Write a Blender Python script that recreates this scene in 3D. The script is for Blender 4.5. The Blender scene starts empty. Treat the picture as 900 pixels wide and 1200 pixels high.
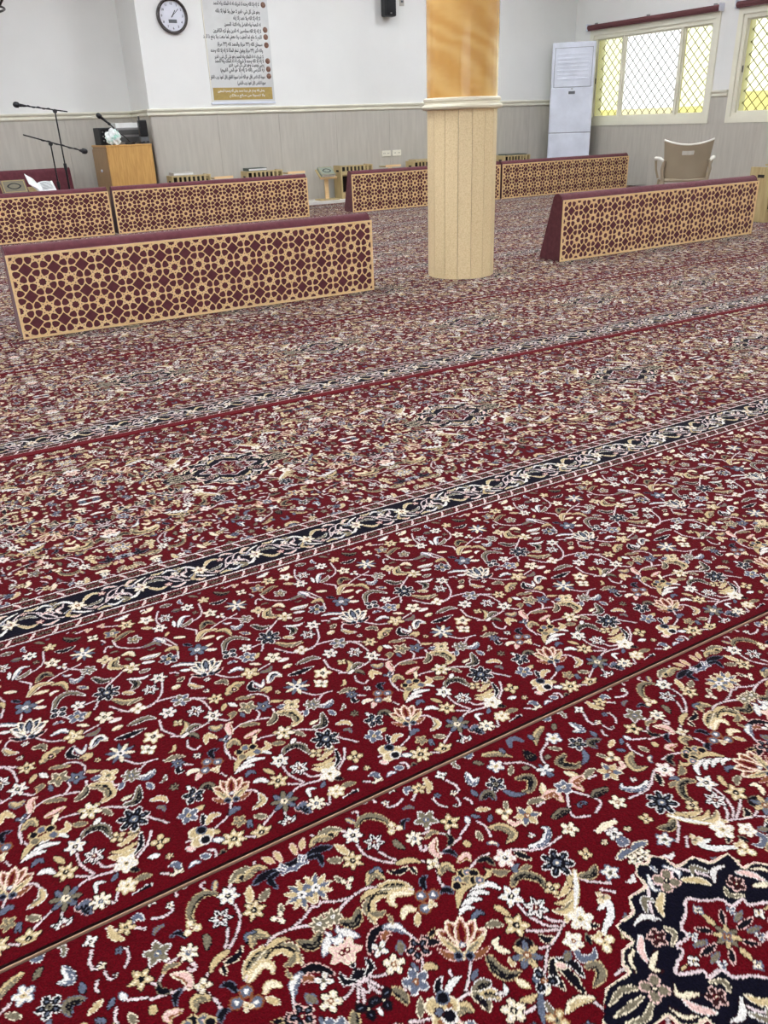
import bpy, bmesh, math, random, unicodedata
import numpy as np
from mathutils import Matrix, Vector

# ------------------------------------------------------------------ camera, light, exposure
scene = bpy.context.scene
COL = scene.collection
CAM_H = 1.0
yaw, pitch, roll = (math.radians(a) for a in (29.644, 25.828, -2.077))
fwd = Vector((math.sin(yaw)*math.cos(pitch), math.cos(yaw)*math.cos(pitch), -math.sin(pitch)))
right = Vector((math.cos(yaw), -math.sin(yaw), 0)); up = right.cross(fwd)
r2 = right*math.cos(roll) + up*math.sin(roll); u2 = up*math.cos(roll) - right*math.sin(roll)
cam = bpy.data.cameras.new('camera'); cam_o = bpy.data.objects.new('camera', cam); COL.objects.link(cam_o)
m = Matrix((r2, u2, -fwd)).transposed().to_4x4(); m.translation = Vector((0, 0, CAM_H)); cam_o.matrix_world = m
cam.sensor_fit = 'VERTICAL'; cam.sensor_height = 36.0; cam.lens = 940/1200*36.0; cam.clip_start = .05
scene.camera = cam_o
world = bpy.data.worlds.new('world'); scene.world = world; world.use_nodes = True
world.node_tree.nodes['Background'].inputs[0].default_value = (.93, .97, 1.0, 1)
world.node_tree.nodes['Background'].inputs[1].default_value = 1.15
sun = bpy.data.lights.new('sun', 'SUN'); sun.energy = 2.2; sun.angle = .01; sun.color = (1, .93, .78)
sun_o = bpy.data.objects.new('sun', sun); COL.objects.link(sun_o); sun_o.rotation_euler = Vector((.55, -.25, -.8)).to_track_quat('-Z', 'Y').to_euler()
scene.view_settings.view_transform = 'Standard'; scene.view_settings.look = 'None'
scene.view_settings.gamma = 1.0; scene.view_settings.use_curve_mapping = False
scene.view_settings.exposure = 0.86
FILL_LAMP_STRENGTH = 28.0

# ------------------------------------------------------------------ helpers
def lin(c):
    return tuple(((v/255)/12.92 if v/255 <= .04045 else ((v/255+.055)/1.055)**2.4) for v in c)
def mat(name, col, rough=.6, metal=0, col2=None, scale=8, stretch=(1, 1, 1), bump=0, bscale=None, sheen=0, coat=0, emit=None, estr=0, detail=4, contrast=(.35, .65), spec=.5):
    m = bpy.data.materials.new(name); m.use_nodes = True; nt = m.node_tree; b = nt.nodes['Principled BSDF']
    b.inputs['Roughness'].default_value = rough; b.inputs['Metallic'].default_value = metal; b.inputs['Specular IOR Level'].default_value = spec
    b.inputs['Sheen Weight'].default_value = sheen; b.inputs['Coat Weight'].default_value = coat
    c1 = lin(col) + (1,); c2 = lin(col2 if col2 else tuple(v*.93 for v in col)) + (1,)
    tc = nt.nodes.new('ShaderNodeTexCoord'); mp = nt.nodes.new('ShaderNodeMapping'); nz = nt.nodes.new('ShaderNodeTexNoise'); rp = nt.nodes.new('ShaderNodeValToRGB')
    mp.inputs['Scale'].default_value = stretch; nz.inputs['Scale'].default_value = scale; nz.inputs['Detail'].default_value = detail
    rp.color_ramp.elements[0].position, rp.color_ramp.elements[1].position = contrast
    rp.color_ramp.elements[0].color = c1; rp.color_ramp.elements[1].color = c2
    nt.links.new(tc.outputs['Object'], mp.inputs['Vector']); nt.links.new(mp.outputs[0], nz.inputs['Vector'])
    nt.links.new(nz.outputs['Fac'], rp.inputs[0]); nt.links.new(rp.outputs[0], b.inputs['Base Color'])
    if bump:
        bp = nt.nodes.new('ShaderNodeBump'); bp.inputs['Strength'].default_value = bump; bp.inputs['Distance'].default_value = .004
        n2 = nt.nodes.new('ShaderNodeTexNoise'); n2.inputs['Scale'].default_value = bscale or scale*4; n2.inputs['Detail'].default_value = 3
        nt.links.new(mp.outputs[0], n2.inputs['Vector']); nt.links.new(n2.outputs['Fac'], bp.inputs['Height']); nt.links.new(bp.outputs[0], b.inputs['Normal'])
    if emit: b.inputs['Emission Color'].default_value = lin(emit) + (1,); b.inputs['Emission Strength'].default_value = estr
    return m
class MB:
    """collects shapes for one mesh"""
    def __init__(s): s.v = []; s.f = []
    def add(s, v, f):
        n = len(s.v); s.v += [tuple(p) for p in v]; s.f += [tuple(i+n for i in q) for q in f]; return s
    def box(s, x0, x1, y0, y1, z0, z1, bev=0):
        if bev:
            bm = bmesh.new(); bmesh.ops.create_cube(bm, size=1)
            for v in bm.verts: v.co = ((x0+x1)/2+v.co.x*(x1-x0), (y0+y1)/2+v.co.y*(y1-y0), (z0+z1)/2+v.co.z*(z1-z0))
            bmesh.ops.bevel(bm, geom=bm.edges[:], offset=bev, segments=2, affect='EDGES', profile=.5)
            bm.verts.index_update(); s.add([v.co[:] for v in bm.verts], [[v.index for v in f.verts] for f in bm.faces]); bm.free(); return s
        return s.add([(x, y, z) for z in (z0, z1) for y in (y0, y1) for x in (x0, x1)], [(0, 2, 3, 1), (4, 5, 7, 6), (0, 1, 5, 4), (2, 6, 7, 3), (0, 4, 6, 2), (1, 3, 7, 5)])
    def tube(s, pts, r, n=10, caps=True):
        pts = [Vector(p) for p in pts]; rs = r if isinstance(r, (list, tuple)) else [r]*len(pts); rings = []; prev = None
        for i, p in enumerate(pts):
            t = (pts[min(i+1, len(pts)-1)] - pts[max(i-1, 0)]).normalized()
            a = prev if prev is not None else (Vector((0, 0, 1)) if abs(t.z) < .9 else Vector((1, 0, 0)))
            a = (a - t*a.dot(t)).normalized(); prev = a; b = t.cross(a)
            rings.append([p + (a*math.cos(k*2*math.pi/n) + b*math.sin(k*2*math.pi/n))*rs[i] for k in range(n)])
        v = [q for R in rings for q in R]; f = []
        for i in range(len(pts)-1):
            for k in range(n): f.append((i*n+k, i*n+(k+1) % n, (i+1)*n+(k+1) % n, (i+1)*n+k))
        if caps: f += [tuple(range(n))[::-1], tuple((len(pts)-1)*n+k for k in range(n))]
        return s.add(v, f)
    def lathe(s, prof, n=32, c=(0, 0), a0=0):
        v = [(c[0]+r*math.cos(a0+k*2*math.pi/n), c[1]+r*math.sin(a0+k*2*math.pi/n), z) for r, z in prof for k in range(n)]; f = []
        for i in range(len(prof)-1):
            for k in range(n): f.append((i*n+k, i*n+(k+1) % n, (i+1)*n+(k+1) % n, (i+1)*n+k))
        f += [tuple(range(n))[::-1], tuple((len(prof)-1)*n+k for k in range(n))]
        return s.add(v, f)
    def prism(s, prof, x0, x1):
        """profile in (y, z), counter-clockwise seen from -X, extruded along X"""
        n = len(prof); v = [(x0, y, z) for y, z in prof] + [(x1, y, z) for y, z in prof]
        f = [(k, (k+1) % n, n+(k+1) % n, n+k) for k in range(n)] + [tuple(range(n))[::-1], tuple(range(n, 2*n))]
        return s.add(v, f)
    def xf(s, M):
        s.v = [tuple(M @ Vector(p)) for p in s.v]; return s
    def mesh(s, name, m, smooth=None):
        me = bpy.data.meshes.new(name); me.from_pydata(s.v, [], s.f)
        bm = bmesh.new(); bm.from_mesh(me); bmesh.ops.recalc_face_normals(bm, faces=bm.faces); bm.to_mesh(me); bm.free()
        me.materials.append(m)
        if smooth: me.shade_smooth(); me.set_sharp_from_angle(angle=math.radians(smooth))
        return me
    def build(s, name, m, parent=None, smooth=None, loc=None):
        return link(name, s.mesh(name, m, smooth), parent, loc)
def link(name, me, parent=None, loc=None):
    o = bpy.data.objects.new(name, me); COL.objects.link(o); o.parent = parent
    if loc: o.location = loc
    return o
def tag(o, label=None, cat=None, group=None, kind=None):
    for k, v in (('label', label), ('category', cat), ('group', group), ('kind', kind)):
        if v: o[k] = v
    return o
def thing(name, label, cat, loc=(0, 0, 0), rz=0, group=None):
    o = bpy.data.objects.new(name, None); COL.objects.link(o); o.location = loc; o.rotation_euler.z = rz; o.empty_display_size = .1
    return tag(o, label, cat, group)
def copy_tree(o, parent=None):
    c = o.copy(); COL.objects.link(c); c.parent = parent
    for ch in [x for x in bpy.data.objects if x.parent == o and x != c]: copy_tree(ch, c)
    return c
def struct(o): o['kind'] = 'structure'; return o
def bx(*a, bev=0): return MB().box(*a, bev=bev)

# ------------------------------------------------------------------ materials
M = {}
M['wall'] = mat('painted_plaster', (232, 231, 226), .75, col2=(226, 225, 220), scale=1.2, bump=.08, bscale=60)
M['clad'] = mat('stone_cladding', (192, 186, 174), .38, col2=(180, 174, 162), scale=3.0, stretch=(9, 9, 1.0), bump=.03, bscale=20, detail=6, contrast=(.3, .7))
M['trim'] = mat('cream_moulding', (232, 227, 208), .45, scale=3)
M['ledge'] = mat('white_marble', (226, 224, 216), .3, col2=(206, 203, 196), scale=5)
M['ceil'] = mat('ceiling_paint', (236, 235, 230), .8, scale=2)
M['fill_lamp'] = mat('fill_lamp_diffuser', (250, 250, 246), .5, emit=(238, 245, 255), estr=FILL_LAMP_STRENGTH*1.22)
M['under'] = mat('floor_screed', (60, 18, 22), .9, scale=4)
M['granite'] = mat('beige_granite', (236, 213, 168), .42, col2=(220, 194, 146), scale=120, detail=3, bump=.02, bscale=300, contrast=(.38, .66))
M['ring'] = mat('cream_ring', (238, 230, 204), .35, scale=4)
M['wood'] = mat('lattice_wood', (244, 210, 158), .5, col2=(236, 198, 142), scale=6, stretch=(1, 8, 8))
M['woodside'] = mat('rack_wood', (196, 176, 128), .5, col2=(176, 154, 106), scale=5, stretch=(6, 6, 1))
M['fabric'] = mat('maroon_fabric', (104, 54, 61), .85, col2=(92, 46, 53), scale=30, sheen=.15, spec=.2, bump=.25, bscale=900)
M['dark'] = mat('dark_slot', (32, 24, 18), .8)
M['black'] = mat('black_plastic', (22, 22, 25), .45, scale=20)
M['blackm'] = mat('black_metal', (26, 26, 28), .35, metal=.4, scale=20)
M['white'] = mat('white_plastic', (226, 230, 240), .3, scale=4, coat=.2)
M['silver'] = mat('silver_metal', (150, 148, 146), .35, metal=.6, scale=12)
M['paper'] = mat('white_paper', (236, 236, 232), .7, scale=9)
M['alu'] = mat('cream_aluminium', (232, 228, 208), .4, col2=(228, 224, 204), scale=4)
M['maroonblind'] = mat('maroon_roller_fabric', (104, 58, 60), .75, scale=20, stretch=(1, 4, 1), bump=.1)
M['podium'] = mat('honey_wood', (206, 160, 92), .45, col2=(190, 142, 76), scale=7, stretch=(10, 10, 1), detail=6)
M['podium_side'] = mat('podium_veneer_side', (168, 138, 100), .5, col2=(150, 120, 84), scale=7, stretch=(10, 10, 1))
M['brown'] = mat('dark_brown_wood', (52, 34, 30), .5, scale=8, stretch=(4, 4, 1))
M['green'] = mat('green_book_cover', (74, 86, 76), .5, scale=30)
M['gold'] = mat('gold_print', (176, 150, 84), .45, scale=30)
M['chair'] = mat('taupe_plastic', (160, 146, 122), .5, col2=(152, 138, 115), scale=5)
M['chair_l'] = mat('pale_plastic', (226, 222, 208), .4, scale=5)
M['iron'] = mat('wrought_iron', (38, 28, 24), .4, metal=.5, scale=10)
M['grass'] = mat('courtyard_paving', (170, 162, 140), .9, scale=3)
M['neigh'] = mat('cream_render_wall', (228, 222, 182), .9, col2=(220, 214, 174), scale=2)
M['grille'] = mat('galvanised_wire', (120, 118, 104), .6, metal=.0)
M['ink'] = mat('black_ink', (24, 24, 26), .8)
M['clockface'] = mat('clock_face', (226, 226, 234), .5, scale=3)
M['clockrim'] = mat('dark_clock_rim', (44, 30, 28), .25, coat=.4)
M['lcd'] = mat('grey_lcd', (92, 94, 96), .35)
M['poster'] = mat('poster_paper', (214, 214, 210), .55, scale=2)
M['medal'] = mat('brown_ornament', (150, 112, 92), .5, col2=(100, 70, 58), scale=60)
M['thread'] = mat('pale_binding_thread', (176, 138, 112), .9, scale=200, stretch=(1, 1, 1))
def marble_shaft():
    m = mat('ochre_marble', (230, 178, 92), .12, coat=.5); nt = m.node_tree; b = nt.nodes['Principled BSDF']
    tc = nt.nodes.new('ShaderNodeTexCoord'); mp = nt.nodes.new('ShaderNodeMapping'); mp.inputs['Rotation'].default_value = (0, .6, .3); mp.inputs['Scale'].default_value = (1.2, 1.2, 3)
    wv = nt.nodes.new('ShaderNodeTexWave'); wv.inputs['Scale'].default_value = 1.3; wv.inputs['Distortion'].default_value = 9; wv.inputs['Detail'].default_value = 4
    rp = nt.nodes.new('ShaderNodeValToRGB'); rp.color_ramp.elements[0].color = lin((208, 154, 74))+(1,); rp.color_ramp.elements[1].color = lin((222, 174, 96))+(1,)
    nt.links.new(tc.outputs['Object'], mp.inputs[0]); nt.links.new(mp.outputs[0], wv.inputs[0]); nt.links.new(wv.outputs['Fac'], rp.inputs[0]); nt.links.new(rp.outputs[0], b.inputs['Base Color'])
    return m
M['shaft'] = marble_shaft()
def glass(name, col):
    m = bpy.data.materials.new(name); m.use_nodes = True; nt = m.node_tree; nt.nodes.clear(); o = nt.nodes.new('ShaderNodeOutputMaterial')
    t = nt.nodes.new('ShaderNodeBsdfTransparent'); t.inputs[0].default_value = col+(1,); g = nt.nodes.new('ShaderNodeBsdfGlossy'); g.inputs['Roughness'].default_value = .05
    x = nt.nodes.new('ShaderNodeMixShader'); f = nt.nodes.new('ShaderNodeFresnel'); f.inputs[0].default_value = 1.35
    nt.links.new(f.outputs[0], x.inputs[0]); nt.links.new(t.outputs[0], x.inputs[1]); nt.links.new(g.outputs[0], x.inputs[2]); nt.links.new(x.outputs[0], o.inputs[0]); return m
M['glass'] = glass('window_glass', (.97, .97, .95)); M['glass_y'] = glass('yellow_tinted_glass', (.99, .985, .76))
def carpet_mat():
    m = bpy.data.materials.new('woven_pile'); m.use_nodes = True; nt = m.node_tree; b = nt.nodes['Principled BSDF']
    at = nt.nodes.new('ShaderNodeAttribute'); at.attribute_name = 'knot'
    tc = nt.nodes.new('ShaderNodeTexCoord'); nz = nt.nodes.new('ShaderNodeTexNoise'); nz.inputs['Scale'].default_value = 420; nz.inputs['Detail'].default_value = 2
    mr = nt.nodes.new('ShaderNodeMapRange'); mr.inputs[1].default_value = .3; mr.inputs[2].default_value = .7; mr.inputs[3].default_value = .72; mr.inputs[4].default_value = 1.25
    mx = nt.nodes.new('ShaderNodeMix'); mx.data_type = 'RGBA'; mx.blend_type = 'MULTIPLY'; mx.inputs[0].default_value = 1
    nt.links.new(tc.outputs['Object'], nz.inputs['Vector']); nt.links.new(nz.outputs['Fac'], mr.inputs[0])
    nt.links.new(at.outputs['Color'], mx.inputs[6]); nt.links.new(mr.outputs[0], mx.inputs[7]); nt.links.new(mx.outputs[2], b.inputs['Base Color'])
    bp = nt.nodes.new('ShaderNodeBump'); bp.inputs['Strength'].default_value = .5; bp.inputs['Distance'].default_value = .002
    nt.links.new(nz.outputs['Fac'], bp.inputs['Height']); nt.links.new(bp.outputs[0], b.inputs['Normal'])
    b.inputs['Roughness'].default_value = .9; b.inputs['Specular IOR Level'].default_value = .03
    b.inputs['Sheen Weight'].default_value = .04; b.inputs['Sheen Roughness'].default_value = .45; b.inputs['Sheen Tint'].default_value = (1, .82, .84, 1)
    return m
M['carpet'] = carpet_mat()

# ------------------------------------------------------------------ the room
XL, XR, YB, YW, YN, ZC = -6.0, 10.32, -5.0, 11.33, 12.21, 3.7
NX0, NX1 = -1.2, 3.235
floor = struct(bx(XL-.3, XR+.3, YB-.3, YN+.3, -.2, -.012).build('floor', M['under']))
struct(bx(XL-.3, XR+.3, YB-.3, YN+.3, ZC, ZC+.2).build('ceiling', M['ceil']))
struct(bx(XL-.25, XL, YB-.25, YN+.25, -.012, ZC).build('wall_left', M['wall']))
# rear wall behind the camera: a wide glazed entrance, added to let daylight in
ox0, ox1, oz1 = -4.4, 1.6, 2.6
struct(MB().box(XL, ox0, YB-.25, YB, -.012, ZC).box(ox1, XR, YB-.25, YB, -.012, ZC).box(ox0, ox1, YB-.25, YB, oz1, ZC).build('wall_rear', M['wall']))
door = struct(bx(ox0, ox0+.08, YB-.2, YB-.1, 0, oz1).build('added_door_1', M['alu']))
for i in range(1, 5): bx(ox0+i*1.48, ox0+i*1.48+.08, YB-.2, YB-.1, 0, oz1).build('door_stile', M['alu'], door)
bx(ox0, ox1, YB-.2, YB-.1, 0, .1).build('bottom_rail', M['alu'], door); bx(ox0, ox1, YB-.2, YB-.1, oz1-.1, oz1).build('top_rail', M['alu'], door)
# back wall with the recess
wb = struct(MB().box(NX1, XR+.25, YW, YN+.25, -.012, ZC).build('wall_back', M['wall']))
wl = struct(MB().box(XL, NX0, YW, YN+.25, -.012, ZC).build('wall_back_left', M['wall']))
wn = struct(MB().box(NX0, NX1, YN, YN+.25, -.012, ZC).build('wall_recess', M['wall']))
# right wall with its windows (z .93 .. 2.13)
WZ0, WZ1 = .93, 2.13
WINS = [(8.58, 10.89), (5.83, 8.14), (3.08, 5.39), (.33, 2.64), (-2.42, -.11)]
wr = MB().box(XR, XR+.25, YB-.25, YW, -.012, WZ0).box(XR, XR+.25, YB-.25, YW, WZ1, ZC)
ys = [YB-.25] + [v for w in WINS[::-1] for v in w] + [YW]
for a, b in zip(ys[::2], ys[1::2]): wr.box(XR, XR+.25, a, b, WZ0, WZ1)
wr = struct(wr.build('wall_right', M['wall']))
# stone cladding slabs below the dado rail, one by one
def slabs(parent, axis, at, a0, a1, z1, w=.92, t=.012, cuts=()):
    n = max(1, round((a1-a0)/w)); w = (a1-a0)/n; g = .0012
    for i in range(n):
        u0, u1 = a0+i*w+g, a0+(i+1)*w-g
        segs = [(u0, u1, 0, z1)]
        for c0, c1, cz in cuts:
            new = []
            for s0, s1, q0, q1 in segs:
                if s1 <= c0 or s0 >= c1 or q1 <= cz: new.append((s0, s1, q0, q1)); continue
                if s0 < c0: new.append((s0, c0, q0, q1))
                if s1 > c1: new.append((c1, s1, q0, q1))
                new.append((max(s0, c0), min(s1, c1), q0, cz))
            segs = new
        mb = MB()
        for s0, s1, q0, q1 in segs:
            if axis == 'x': mb.box(s0, s1, at-t, at, q0, q1)
            elif axis == '-y': mb.box(at-t, at, s0, s1, q0, q1)
        mb.build('stone_slab', M['clad'], parent)
DZ0, DZ1 = 1.178, 1.262
slabs(wb, 'x', YW, NX1, XR-.012, DZ0); slabs(wn, 'x', YN, NX0, NX1-.012, DZ0); slabs(wl, 'x', YW, XL, NX0, DZ0)
slabs(wb, '-y', NX1, YW, YN, DZ0)
slabs(wr, '-y', XR, YB, YW-.012, DZ0, cuts=[(a-.01, b+.01, WZ0-.01) for a, b in WINS])
# dado rail: a moulded profile, (out of wall, z)
RAIL = [(0, DZ0), (.018, DZ0), (.03, DZ0+.012), (.03, DZ0+.03), (.02, DZ0+.038), (.022, DZ0+.05), (.04, DZ0+.06), (.042, DZ1-.006), (.034, DZ1), (0, DZ1)]
def rail(name, p0, p1, out):
    d = Vector((p1[0]-p0[0], p1[1]-p0[1], 0)); mb = MB(); n = len(RAIL)
    v = [(p[0]+out[0]*o, p[1]+out[1]*o, z) for p in (p0, p1) for o, z in RAIL]
    mb.add(v, [(k, (k+1) % n, n+(k+1) % n, n+k) for k in range(n)] + [tuple(range(n))[::-1], tuple(range(n, 2*n))])
    return struct(mb.build(name, M['trim']))
rail('trim_1', (NX1-.042, YW), (XR, YW), (0, -1)); rail('trim_2', (NX0, YN), (NX1, YN), (0, -1)); rail('trim_3', (NX1, YW), (NX1, YN), (-1, 0)); rail('trim_4', (XL, YW), (NX0, YW), (0, -1))
prev = YW
for i, (a, b) in enumerate(WINS): rail('trim_%d' % (5+i), (XR, b+.09), (XR, prev), (-1, 0)); prev = a-.09
rail('trim_10', (XR, YB), (XR, prev), (-1, 0))
struct(bx(NX1+.02, XR-.012, 10.90, YW-.012, -.012, .04, bev=.004).build('baseboard_back', M['ledge']))

# windows
def window(n, y0, y1):
    w = MB()
    f = .075                                                # plain architrave around the opening
    for a in ((y0-f, y0, WZ0-f, WZ1+f), (y1, y1+f, WZ0-f, WZ1+f), (y0, y1, WZ0-f, WZ0), (y0, y1, WZ1, WZ1+f)): w.box(XR-.022, XR-.0005, *a)
    o = struct(w.build('window_%d' % n, M['alu']))
    fr = MB(); t = .05
    for a in ((y0, y0+t, WZ0, WZ1), (y1-t, y1, WZ0, WZ1), (y0+t, y1-t, WZ0, WZ0+t), (y0+t, y1-t, WZ1-t, WZ1)): fr.box(XR+.0, XR+.09, *a)
    fr.build('window_frame', M['alu'], o)
    L = y1-y0; m1, m2 = y1-L*.27, y0+L*.245
    for c, x in ((m1, .03), (m2, .03)): bx(XR+.005, XR+.07, c-.022, c+.022, WZ0+t, WZ1-t).build('mullion', M['alu'], o)
    for k, (a, b) in enumerate(((y0+t, m2-.022), (m2+.022, m1-.022), (m1+.022, y1-t))):
        s = MB(); q = .018; x0, x1 = (XR+.02, XR+.05) if k == 1 else (XR+.04, XR+.07)
        for r in ((a, a+q, WZ0+t, WZ1-t), (b-q, b, WZ0+t, WZ1-t), (a+q, b-q, WZ0+t, WZ0+t+q), (a+q, b-q, WZ1-t-q, WZ1-t)): s.box(x0, x1, *r)
        sash = s.build('sash', M['alu'], o)
        bx(x0+.012, x0+.016, a+q, b-q, WZ0+t+q, WZ1-t-q).build('pane', M['glass'] if k == 1 else M['glass_y'], sash)
        if k != 1: bx(x0-.012, x0, (a+.004 if k == 0 else b-.014), (a+.014 if k == 0 else b-.004), 1.46, 1.54).build('latch', M['black'], sash)
    g = MB(); stp = .145; z0, z1 = WZ0, WZ1; H = z1-z0; x = XR+.2      # diamond security grille outside
    u = y0-H
    while u < y1:
        for sgn in (1, -1):
            pa, pb = (u, z0 if sgn > 0 else z1), (u+H, z1 if sgn > 0 else z0)
            a0 = max(0, (y0-pa[0])/H); a1 = min(1, (y1-pa[0])/H)
            if a1 > a0: g.tube([(x, pa[0]+H*a, pa[1]+(pb[1]-pa[1])*a) for a in (a0, a1)], .006, 5)
        u += stp
    g.build('security_grille', M['grille'], o)
    return o
for i, (a, b) in enumerate(WINS): window(i+1, a, b)
# courtyard outside
struct(bx(XR+.26, 22, -12, 22, -.5, -.25).build('courtyard_ground', M['grass']))
nb = thing('courtyard_wall', 'cream yellow boundary wall outside, seen through the barred windows', 'wall', (13.6, 0, -.25))
nb['kind'] = 'structure'
for a, b, h in ((-8, 11.3, 1.55), (15.35, 16.4, 3.4), (11.3, 15.35, 1.35), (16.4, 20, 2.1)): bx(0, .25, a, b, 0, h).build('wall_section', M['neigh'], nb)
struct(bx(-14, 8, -16, -5.3, -.5, -.2).build('forecourt_ground', M['grass']))

# unseen fill lamps added to light the hall: a grid of square panels
fill_lamp0 = None
for ix, x in enumerate((-4.2, -1.2, 1.8, 4.8, 7.8)):
    for iy, y in enumerate((-2.9, 1.2, 5.2, 9.2)):
        if fill_lamp0 is None:
            fill_lamp0 = thing('fill_lamp_panel', 'added square white fill light panel in a slim frame', 'fill_lamp', (x, y, ZC), group='added fill light panels')
            fr = MB(); s = .33
            for a in ((-s, s, -s, -s+.03), (-s, s, s-.03, s), (-s, -s+.03, -s+.03, s-.03), (s-.03, s, -s+.03, s-.03)): fr.box(*a, -.03, 0)
            fr.build('fill_lamp_frame', M['white'], fill_lamp0); bx(-.3, .3, -.3, .3, -.024, -.012).build('diffuser', M['fill_lamp'], fill_lamp0)
        else:
            c = copy_tree(fill_lamp0); c.location = (x, y, ZC)

# ------------------------------------------------------------------ the column
CX, CY, CR = 3.50, 4.90, .235
colm = thing('column', 'round column with ochre marble shaft above a ring and beige granite-clad foot', 'column', (CX, CY, 0)); colm['kind'] = 'structure'
NS = 16; a_off = math.radians(4)
for k in range(NS):
    a0, a1 = a_off+(k+.015)*2*math.pi/NS, a_off+(k+.985)*2*math.pi/NS; mb = MB(); v = []
    for z in (0, 1.072):
        for r, a in ((CR-.02, a0), (CR, a0), (CR, a1), (CR-.02, a1)): v.append((r*math.cos(a), r*math.sin(a), z))
    mb.add(v, [(0, 1, 2, 3), (7, 6, 5, 4), (0, 4, 5, 1), (1, 5, 6, 2), (2, 6, 7, 3), (3, 7, 4, 0)]).build('granite_slab', M['granite'], colm)
MB().lathe([(CR-.021, 0), (CR-.021, 1.07)], 32).build('core', M['brown'], colm)
MB().lathe([(CR-.03, 1.066), (CR+.008, 1.066), (CR+.03, 1.074), (CR+.034, 1.086), (CR+.028, 1.096), (CR+.016, 1.100), (CR+.014, 1.112), (CR+.022, 1.118), (CR+.022, 1.130), (CR+.012, 1.138), (CR-.03, 1.138)], 64).build('ring_moulding', M['ring'], colm, smooth=40)
MB().lathe([(CR+.001, 1.138), (CR+.001, ZC)], 96).build('upper_shaft', M['shaft'], colm, smooth=40)

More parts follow.
